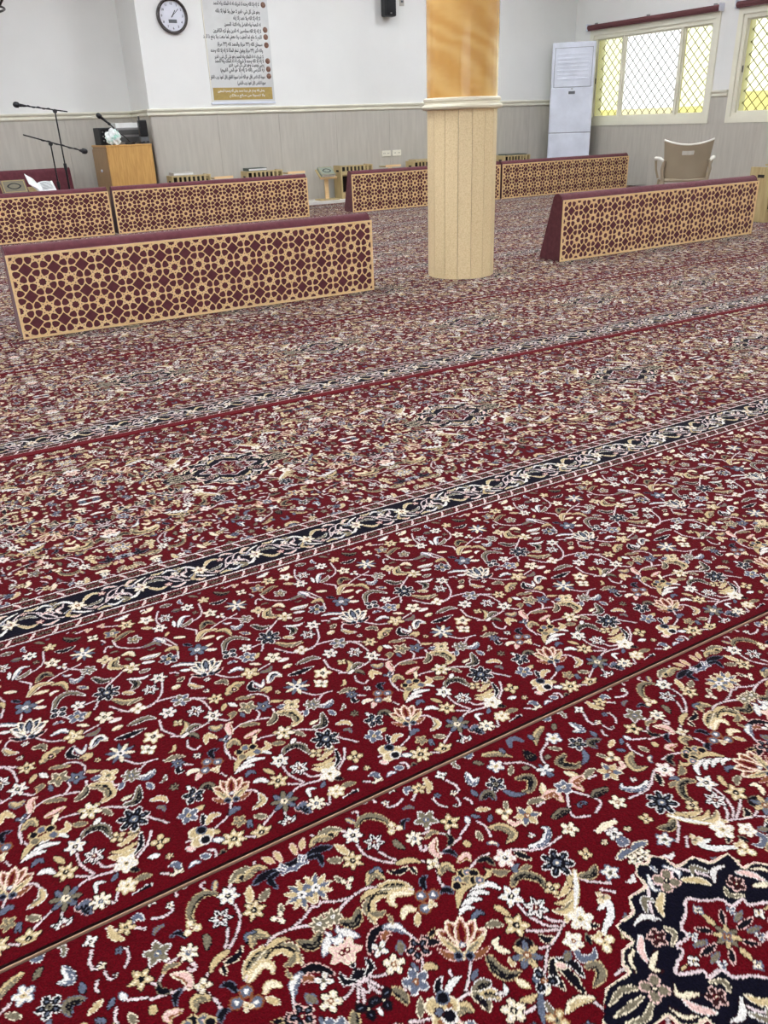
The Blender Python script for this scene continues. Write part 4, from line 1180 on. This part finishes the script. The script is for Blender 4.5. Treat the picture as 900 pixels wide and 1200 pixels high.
bx(0, .30, 0, .24, 0, .19, bev=.006).build('body', M['silver'], am); bx(.004, .296, .004, .236, .19, .246, bev=.004).build('pale_top_unit', M['paper'], am)
for j in range(2): bx(.02, .28, -.005, 0, .03+j*.08, .085+j*.08).build('face_plate', mat('dark_faceplate%d' % j, (70, 70, 68), .4), am)
bx(.30, .312, -.02, .02, 0, .27).build('black_post', M['black'], am)
sp = thing('desk_speaker', 'small black loudspeaker on the podium beside the recess corner', 'speaker', (3.02, 11.14, PH+.08), -.1)
bx(0, .10, 0, .12, 0, .19, bev=.012).build('cabinet', M['black'], sp); bx(.008, .092, -.003, .002, .012, .178).build('speaker_grille', M['blackm'], sp); bx(.0, .1, .01, .11, -.08, 0).build('riser', M['lcd'], sp)
MB().tube([(.02, .06, .18), (.018, .06, .235)], .008, 8).build('antenna', M['black'], sp)
# crumpled plastic bag
bag = bmesh.new(); bmesh.ops.create_icosphere(bag, subdivisions=3, radius=.09); rnd = random.Random(4)
for v in bag.verts:
    n = .75+.45*rnd.random(); v.co = (v.co.x*1.05*n, v.co.y*.42*n, max(-.085, v.co.z*(1.05 if v.co.z > 0 else .95)*n))
bme = bpy.data.meshes.new('plastic_bag'); bag.to_mesh(bme); bag.free(); bme.materials.append(mat('printed_white_bag', (238, 242, 238), .4, col2=(150, 200, 182), scale=14, contrast=(.52, .62)))
tag(link('plastic_bag', bme, None, (2.685, 11.15, PH+.0855)), 'crumpled white and green plastic bag on the podium edge', 'bag')
# microphones
def microphone(label, loc, direction, L=.15):
    d = Vector(direction).normalized(); t = thing('microphone', label, 'microphone', loc); t.rotation_euler = d.to_track_quat('Z', 'Y').to_euler()
    MB().lathe([(.010, 0), (.012, .01), (.017, L-.03), (.019, L-.02)], 16).build('handle', M['black'], t, smooth=40)
    MB().lathe([(.019, L-.02), (.029, L-.012), (.031, L+.012), (.027, L+.03), (.016, L+.042), (.002, L+.046)], 20).build('windscreen', M['black'], t, smooth=50); return t
gm = thing('gooseneck_arm', 'black gooseneck microphone arm clamped to the podium top', 'microphone arm', (2.90, 11.24, PH))
MB().lathe([(.06, 0), (.06, .02), (.02, .03)], 20).build('base', M['black'], gm, smooth=40); MB().tube([(0, 0, .03), (-.03, .0, .07), (-.11, .02, .14), (-.20, .03, .23)], .008, 8).build('neck', M['black'], gm, smooth=60); MB().tube([(-.20, .03, .23), (-.222, .033, .25)], .016, 8).build('clip', M['blackm'], gm)
microphone('black microphone on the gooseneck arm over the podium', (2.681, 11.272, PH+.247), (-.72, .05, .62), .12)
cab = MB(); rnd = random.Random(2)
cab.tube([(2.90+.21*u+.012*math.sin(u*30), 11.13+.03*math.sin(u*17), PH+.014+.012*abs(math.sin(u*21))) for u in [i/40 for i in range(41)]], .008, 6)
tag(cab.build('cable', M['black'], smooth=60), 'tangled black cable lying on the podium top', 'cable')
def mic_stand(label, x, y, h, p0, p1, piv, rz):
    t = thing('microphone_stand', label, 'microphone stand', (x, y, 0), rz)
    MB().tube([(0, 0, .03), (0, 0, h*.55)], .011, 10).build('pole', M['blackm'], t, smooth=60); MB().tube([(0, 0, h*.55-.02), (0, 0, h)], .008, 10).build('upper_pole', M['blackm'], t, smooth=60)
    MB().tube([(0, 0, h*.55-.045), (0, 0, h*.55+.02)], .018, 10).build('height_collar', M['black'], t, smooth=40)
    for k in range(3):
        a = k*2.094+.5; MB().tube([(0, 0, .16), (.26*math.cos(a), .26*math.sin(a), .012)], .009, 8).build('leg', M['blackm'], t, smooth=60)
    MB().tube([(-.001, -.018, h+.0), (.001, .018, h+.002)], .022, 12).build('boom_clamp', M['black'], t, smooth=40)
    MB().tube([p0, p1], .007, 8).build('boom', M['blackm'], t, smooth=60); cbl = MB()
    P0, P1 = Vector(p0), Vector(p1)
    cbl.tube([P0.lerp(P1, u)+Vector((0, .010*math.cos(u*26), .010*math.sin(u*26))) for u in [i/36 for i in range(26)]], .0035, 6).build('wound_cable', M['black'], t); return t
mic_stand('taller black microphone stand with its boom nearly level', 1.95, 10.6, 1.245, (-.30, 0, 1.305), (.135, 0, 1.238), None, 0)
microphone('black microphone at the tip of the level boom', (1.655, 10.6, 1.304), (-1, 0, .14), .09)
mic_stand('shorter black microphone stand with its boom sloping down to the podium', 1.81, 10.45, .915, (.30, 0, .84), (-.27, 0, 1.018), None, 0)
microphone('black microphone hanging at the low end of the sloping boom', (2.105, 10.45, .838), (1, 0, -.2), .05)

# ------------------------------------------------------------------ clock
ck = thing('wall_clock', 'round dark-rimmed wall clock with a small grey display', 'clock', (3.68, YW, 2.283))
def disc(r, y, n=48): return MB().add([(r*math.cos(k*2*math.pi/n), y, r*math.sin(k*2*math.pi/n)) for k in range(n)], [tuple(range(n))])
rim = MB().lathe([(.165, 0), (.196, 0), (.198, .02), (.19, .038), (.175, .042), (.163, .034), (.162, .012)], 48).xf(Matrix.Rotation(math.pi/2, 4, 'X')); rim.f = rim.f[:-2]
rim.build('rim', M['clockrim'], ck, smooth=50); MB().lathe([(.166, .001), (.166, .012)], 48).xf(Matrix.Rotation(math.pi/2, 4, 'X')).build('face', M['clockface'], ck)
def text_mesh(body, size, m, name, parent, loc, align='CENTER', bold=0.0):
    c = bpy.data.curves.new('t', 'FONT'); c.body = body; c.size = size; c.align_x = align; c.align_y = 'CENTER'; c.resolution_u = 2; c.offset = bold; c.extrude = .0004
    o = bpy.data.objects.new('t', c); COL.objects.link(o); bpy.context.view_layer.update()
    me = bpy.data.meshes.new_from_object(o.evaluated_get(bpy.context.evaluated_depsgraph_get())); bpy.data.objects.remove(o)
    me.name = name; me.materials.clear(); me.materials.append(m); r = link(name, me, parent, loc); r.rotation_euler.x = math.pi/2; return r
for k in range(1, 13):
    a = math.pi/2-k*math.pi/6; text_mesh(str(k), .036, M['ink'], 'numeral', ck, (.132*math.cos(a), -.0135, .132*math.sin(a)), bold=.0006)
def hand(L, w, ang, y):
    a = math.radians(90-ang); mb = MB().box(-.02, L, y-.001, y, -w, w); return mb.xf(Matrix.Rotation(-a, 4, 'Y'))
hand(.075, .0042, 34, -.016).build('hour_hand', M['ink'], ck); hand(.115, .003, 48, -.018).build('minute_hand', M['ink'], ck); disc(.008, -.019, 12).build('hand_cap', M['ink'], ck)
bx(-.052, .052, -.0135, -.012, -.075, -.037).build('display', M['lcd'], ck)

# ------------------------------------------------------------------ poster of remembrance texts (Arabic)
FORMS = {}
for cp in list(range(0xFE80, 0xFEFD)):
    d = unicodedata.decomposition(chr(cp)).split()
    if d: FORMS.setdefault(tuple(int(x, 16) for x in d[1:]), {})[d[0].strip('<>')] = chr(cp)
def shape(txt):
    out = []; cs = []; i = 0
    while i < len(txt):
        two = tuple(ord(c) for c in txt[i:i+2])
        if len(two) == 2 and two in FORMS: cs.append(two); i += 2
        else: cs.append((ord(txt[i]),)); i += 1
    dual = lambda k: k in FORMS and 'initial' in FORMS[k]
    for i, k in enumerate(cs):
        if k not in FORMS: out.append(chr(k[0])); continue
        p = i > 0 and dual(cs[i-1]); n = i+1 < len(cs) and cs[i+1] in FORMS and 'final' in FORMS[cs[i+1]] and dual(k)
        f = FORMS[k]; out.append(f.get('medial' if p and n else 'final' if p else 'initial' if n else 'isolated', list(f.values())[0]))
    # right-to-left order; digits keep their order
    s = ''.join(out)[::-1]; return s.translate(str.maketrans('()', ')('))
ps = thing('wall_poster', 'tall hanging poster of Arabic text with brown medallions and a gold foot band', 'poster', (4.075, YW, 1.30)); PW, PHT = .895, 1.75
bx(0, PW, -.006, -.001, 0, PHT).build('sheet', M['poster'], ps); bx(-.012, PW+.006, -.016, -.001, -.004, .022, bev=.003).build('bottom_rod', M['white'], ps); bx(-.012, PW+.006, -.016, -.001, PHT-.01, PHT+.02, bev=.003).build('top_rod', M['white'], ps)
bx(.0, .012, -.0085, -.0061, .022, PHT-.01).build('left_edge_strip', M['trim'], ps)
bx(.03, PW-.03, -.0075, -.006, .048, .192).build('gold_band', M['gold'], ps)
LINES = [('أستغفر الله أستغفر الله أستغفر الله', 1.02), ('اللهم أنت السلام ومنك السلام تباركت', 1.02), ('لا إله إلا الله وحده لا شريك له له الملك وله الحمد', 2.8), ('وهو على كل شيء قدير لا حول ولا قوة إلا بالله', 11.6), ('لا إله إلا الله ولا نعبد إلا إياه', 19.2), ('له النعمة وله الفضل وله الثناء الحسن', 26.7), ('لا إله إلا الله مخلصين له الدين ولو كره الكافرون', 34.2), ('اللهم لا مانع لما أعطيت ولا معطي لما منعت ولا ينفع ذا الجد', 41.3), ('سبحان الله (٣٣ مرة) والحمد لله (٣٣ مرة)', 50), ('والله أكبر (٣٣ مرة) ويقول تمام المائة لا إله إلا الله وحده', 57.5), ('لا شريك له له الملك وله الحمد وهو على كل شيء قدير', 64.8), ('لا إله إلا الله وحده لا شريك له له الملك وله الحمد', 70), ('يحيي ويميت وهو على كل شيء قدير', 74.6), ('آية الكرسي (الله لا إله إلا هو الحي القيوم)', 80.7), ('سورة الإخلاص (قل هو الله أحد) سورة الفلق (قل أعوذ برب الفلق)', 89.2), ('سورة الناس (قل أعوذ برب الناس)', 96.6)]
pz = lambda y: 2.466-.00953*y-1.30
ws = [0, 0, .62, .6, .37, .5, .66, .8, .62, .72, .68, .68, .5, .62, .78, .4]
for i, (t, y) in enumerate(LINES):
    if i < 2: zz = 1.30-.0+(.25 if i == 0 else .33)-.0; w = .5
    else: zz = pz(y); w = ws[i]
    o = text_mesh(shape(t), .05, M['ink'], 'text_line', ps, (PW-.115-(.0 if i < 10 else .0), -.0075, zz), 'RIGHT', .0007)
    dx = max((v.co.x for v in o.data.vertices))-min((v.co.x for v in o.data.vertices)); s = w/dx; o.scale = (s, 1.15, 1)
for t, z, w in (('وصلى الله وسلم على نبينا محمد وعلى آله وصحبه أجمعين', .155, .66), ('ولا تنسونا من صالح دعائكم', .10, .5)):
    o = text_mesh(shape(t), .04, M['paper'], 'text_line', ps, (PW-.14, -.0085, z), 'RIGHT', .0006); dx = max(v.co.x for v in o.data.vertices)-min(v.co.x for v in o.data.vertices); o.scale = (w/dx, 1, 1)
for y in (3.2, 32.5, 41, 50.7, 70, 80, 88.6):
    MB().lathe([(.001, .012), (.018, .010), (.030, .004), (.034, 0)], 20).xf(Matrix.Translation((PW-.058, -.006, pz(y))) @ Matrix.Rotation(math.pi/2, 4, 'X')).build('ornament', M['medal'], ps, smooth=60)

# ------------------------------------------------------------------ wall fittings
ws_ = thing('wall_speaker', 'black wall-mounted loudspeaker high on the back wall', 'speaker', (6.76, YW, 2.34))
bx(-.09, .09, -.16, -.03, 0, .30, bev=.018).build('cabinet', M['black'], ws_); bx(-.075, .075, -.164, -.159, .02, .28).build('speaker_grille', M['blackm'], ws_); bx(-.02, .02, -.03, 0, .12, .2).build('bracket', M['black'], ws_); bx(-.012, .012, -.167, -.163, .03, .045).build('badge', M['silver'], ws_)
th = thing('thermostat', 'small beige control plate on the wall beside the loudspeaker', 'thermostat', (7.03, YW, 2.485)); bx(-.035, .035, -.018, 0, 0, .08, bev=.004).build('housing', M['clad'], th); bx(-.02, .02, -.02, -.018, .04, .065).build('display', M['lcd'], th)
for x, lb in ((6.70, 'white double wall socket, the one towards the poster'), (6.885, 'white double wall socket, the one towards the column')):
    so = thing('wall_socket', lb, 'socket', (x, YW-.012, .555), group='wall sockets'); bx(-.075, .075, -.012, 0, 0, .08, bev=.004).build('plate', M['trim'], so)
    for d in (-.035, .035):
        for hx in (-.01, .01): bx(d+hx-.003, d+hx+.003, -.0125, -.0118, .035, .05).build('pin_hole', M['dark'], so)

# ------------------------------------------------------------------ air conditioner
ac = thing('air_conditioner', 'tall white floor-standing air conditioner in the corner', 'air conditioner', (9.86, 10.83, 0), math.radians(-42))
AW, AD, AH = .66, .36, 2.03
bx(-AW/2, AW/2, -AD/2, AD/2, 0, AH, bev=.02).build('cabinet', M['white'], ac)
bx(-AW/2+.05, AW/2-.05, -AD/2-.008, -AD/2+.01, 1.42, 1.95, bev=.006).build('outlet_panel', M['white'], ac)
for i in range(7): bx(-AW/2+.09, AW/2-.09, -AD/2-.014, -AD/2-.004, 1.52+i*.055, 1.545+i*.055, bev=.003).build('louvre', M['white'], ac)
bx(-AW/2+.01, AW/2-.01, -AD/2-.005, -AD/2+.01, .78, 1.41, bev=.005).build('front_panel', M['white'], ac); bx(-AW/2+.01, AW/2-.01, -AD/2-.005, -AD/2+.01, .06, .765, bev=.005).build('intake_panel', M['white'], ac)
M['seam'] = mat('grey_panel_gap', (160, 162, 170), .6)
bx(-AW/2+.005, AW/2-.005, -AD/2-.0015, -AD/2+.01, .765, .78).build('panel_gap', M['seam'], ac); bx(-AW/2+.043, AW/2-.043, -AD/2-.0045, -AD/2+.01, 1.413, 1.957).build('panel_gap', M['seam'], ac)
bx(-.05, .05, -AD/2-.009, -AD/2-.004, 1.32, 1.36).build('display', M['lcd'], ac); bx(-.012, .012, -AD/2-.010, -AD/2-.005, 1.385, 1.40).build('badge', M['silver'], ac)
for i in range(8): bx(-AW/2+.06, AW/2-.06, -AD/2-.008, -AD/2-.003, .12+i*.05, .132+i*.05).build('intake_slat', M['white'], ac)

# ------------------------------------------------------------------ roller blinds
for i, (a, b) in enumerate(WINS[:2]):
    rbz = thing('roller_blind', ('rolled-up maroon blind above the window next to the air conditioner', 'rolled-up maroon blind above the window farther from the air conditioner')[i], 'blind', (XR, (a+b)/2, 2.245), group='roller blinds'); L = (b-a)/2+.09
    MB().tube([(-.05, -L, 0), (-.05, L, 0)], .036, 20).build('rolled_fabric', M['maroonblind'], rbz, smooth=40); bx(-.088, -.08, -L+.02, L-.02, -.044, -.03).build('bottom_bar', M['maroonblind'], rbz)
    for s in (-1, 1): bx(-.095, 0, s*(L+.006)-.006, s*(L+.006)+.006, -.045, .05).build('bracket', M['white'], rbz)
    MB().tube([(-.05, -L-.02, 0), (-.05, -L-.012, 0)], .04, 20).build('chain_wheel', M['white'], rbz, smooth=40)
    for u in (-.9, 0.05, .9): bx(-.03, 0, u*L-.02, u*L+.02, .036, .058).build('clip', M['silver'], rbz)

# ------------------------------------------------------------------ plastic chair
ch = thing('plastic_armchair', 'taupe plastic armchair with pale armrests, its back turned', 'chair', (6.78, 5.80, 0), math.radians(-45))
# local +Y is the sitting direction; backrest at y = -.2
def chair_back():
    nu, nv = 24, 16; v = []; f = []; hole = (-.058, .058, .655, .688)
    xs = sorted(set([-1+2*i/nu for i in range(nu+1)])); rows = [.43+.01*0]+[.43+(.33*j/nv) for j in range(1, nv+1)]
    def P(u, z, off):
        t = (z-.43)/.33; hw = .185+.036*t; top = .045*(u*u)*max(0, (t-.4)/.6); y = -.20-.07*t-.0+.045*u*u
        return (u*hw, y+off, z-.03*max(0, t-.4)/.6+top)
    grid = {}
    for k, off in enumerate((0, .012)):
        for j, z in enumerate(rows):
            for i, u in enumerate(xs): grid[k, j, i] = len(v); v.append(P(u, z, off))
    gap = lambda i, j: 11 <= j <= 12 and 9 <= i <= 14
    for j in range(nv):
        for i in range(nu):
            if gap(i, j): continue
            f.append((grid[0, j, i], grid[0, j, i+1], grid[0, j+1, i+1], grid[0, j+1, i])); f.append((grid[1, j, i], grid[1, j+1, i], grid[1, j+1, i+1], grid[1, j, i+1]))
            for (a, b, ii, jj) in (((j, i), (j+1, i), i-1, j), ((j, i+1), (j+1, i+1), i+1, j), ((j, i), (j, i+1), i, j-1), ((j+1, i), (j+1, i+1), i, j+1)):
                if not (0 <= ii < nu and 0 <= jj < nv) or gap(ii, jj): f.append((grid[0, a[0], a[1]], grid[0, b[0], b[1]], grid[1, b[0], b[1]], grid[1, a[0], a[1]]))
    return MB().add(v, f), [P(u, .76, .006) for u in xs]
cb, edge = chair_back(); cb.build('backrest', M['chair'], ch, smooth=50); MB().tube(edge, .009, 8).build('top_edge', M['chair_l'], ch, smooth=60)
bx(-.21, .21, -.2, .22, .405, .435, bev=.012).build('seat', M['chair'], ch)
for s in (-1, 1):
    MB().tube([(s*.205, -.215, .59), (s*.235, -.10, .61), (s*.265, .08, .605), (s*.26, .16, .59)], [.010, .016, .017, .012], 10).build('armrest', M['chair_l'], ch, smooth=60)
    MB().tube([(s*.26, .15, .59), (s*.25, .18, .5), (s*.225, .17, .42)], [.012, .011, .012], 8).build('arm_support', M['chair'], ch, smooth=60)
    MB().tube([(s*.2, -.205, .6), (s*.215, -.20, .52), (s*.2, -.19, .42)], [.014, .016, .016], 8).build('arm_support', M['chair'], ch, smooth=60)
    for yy, dy in ((-.18, -.07), (.19, .05)): MB().tube([(s*.20, yy, .41), (s*.235, yy+dy, 0)], [.026, .018], 8).build('leg', M['chair'], ch, smooth=60)

# ------------------------------------------------------------------ chandelier whose rim reaches into the view
cd = thing('chandelier', 'dark wrought-iron chandelier hanging before the recess', 'chandelier', (.945, 9.0, 1.99))
MB().tube([(0, 0, .25), (0, 0, ZC-2.0)], .008, 8).build('chain_rod', M['iron'], cd); MB().lathe([(.01, -.02), (.05, .04), (.03, .12), (.05, .2), (.02, .27)], 16).build('hub', M['iron'], cd, smooth=50)
for k in range(8):
    a = k*math.pi/4; R_ = lambda r, z: (r*math.cos(a), r*math.sin(a), z)
    arm = MB().tube([R_(.03, .1), R_(.15, -.0), R_(.3, .0), R_(.4, .06), R_(.45, .13), R_(.42, .18), R_(.38, .14)], .011, 8).build('arm', M['iron'], cd, smooth=60)
    MB().lathe([(.01, 0), (.035, .02), (.03, .03)], 12, c=(.45*math.cos(a), .45*math.sin(a))).xf(Matrix.Translation((0, 0, .12))).build('candle_cup', M['iron'], arm); MB().lathe([(.012, .15), (.012, .24)], 10, c=(.45*math.cos(a), .45*math.sin(a))).build('candle', M['trim'], arm)
MB().tube([(.44*math.cos(k*math.pi/20), .44*math.sin(k*math.pi/20), .04) for k in range(41)], .01, 6, caps=False).build('outer_hoop', M['iron'], cd, smooth=60)
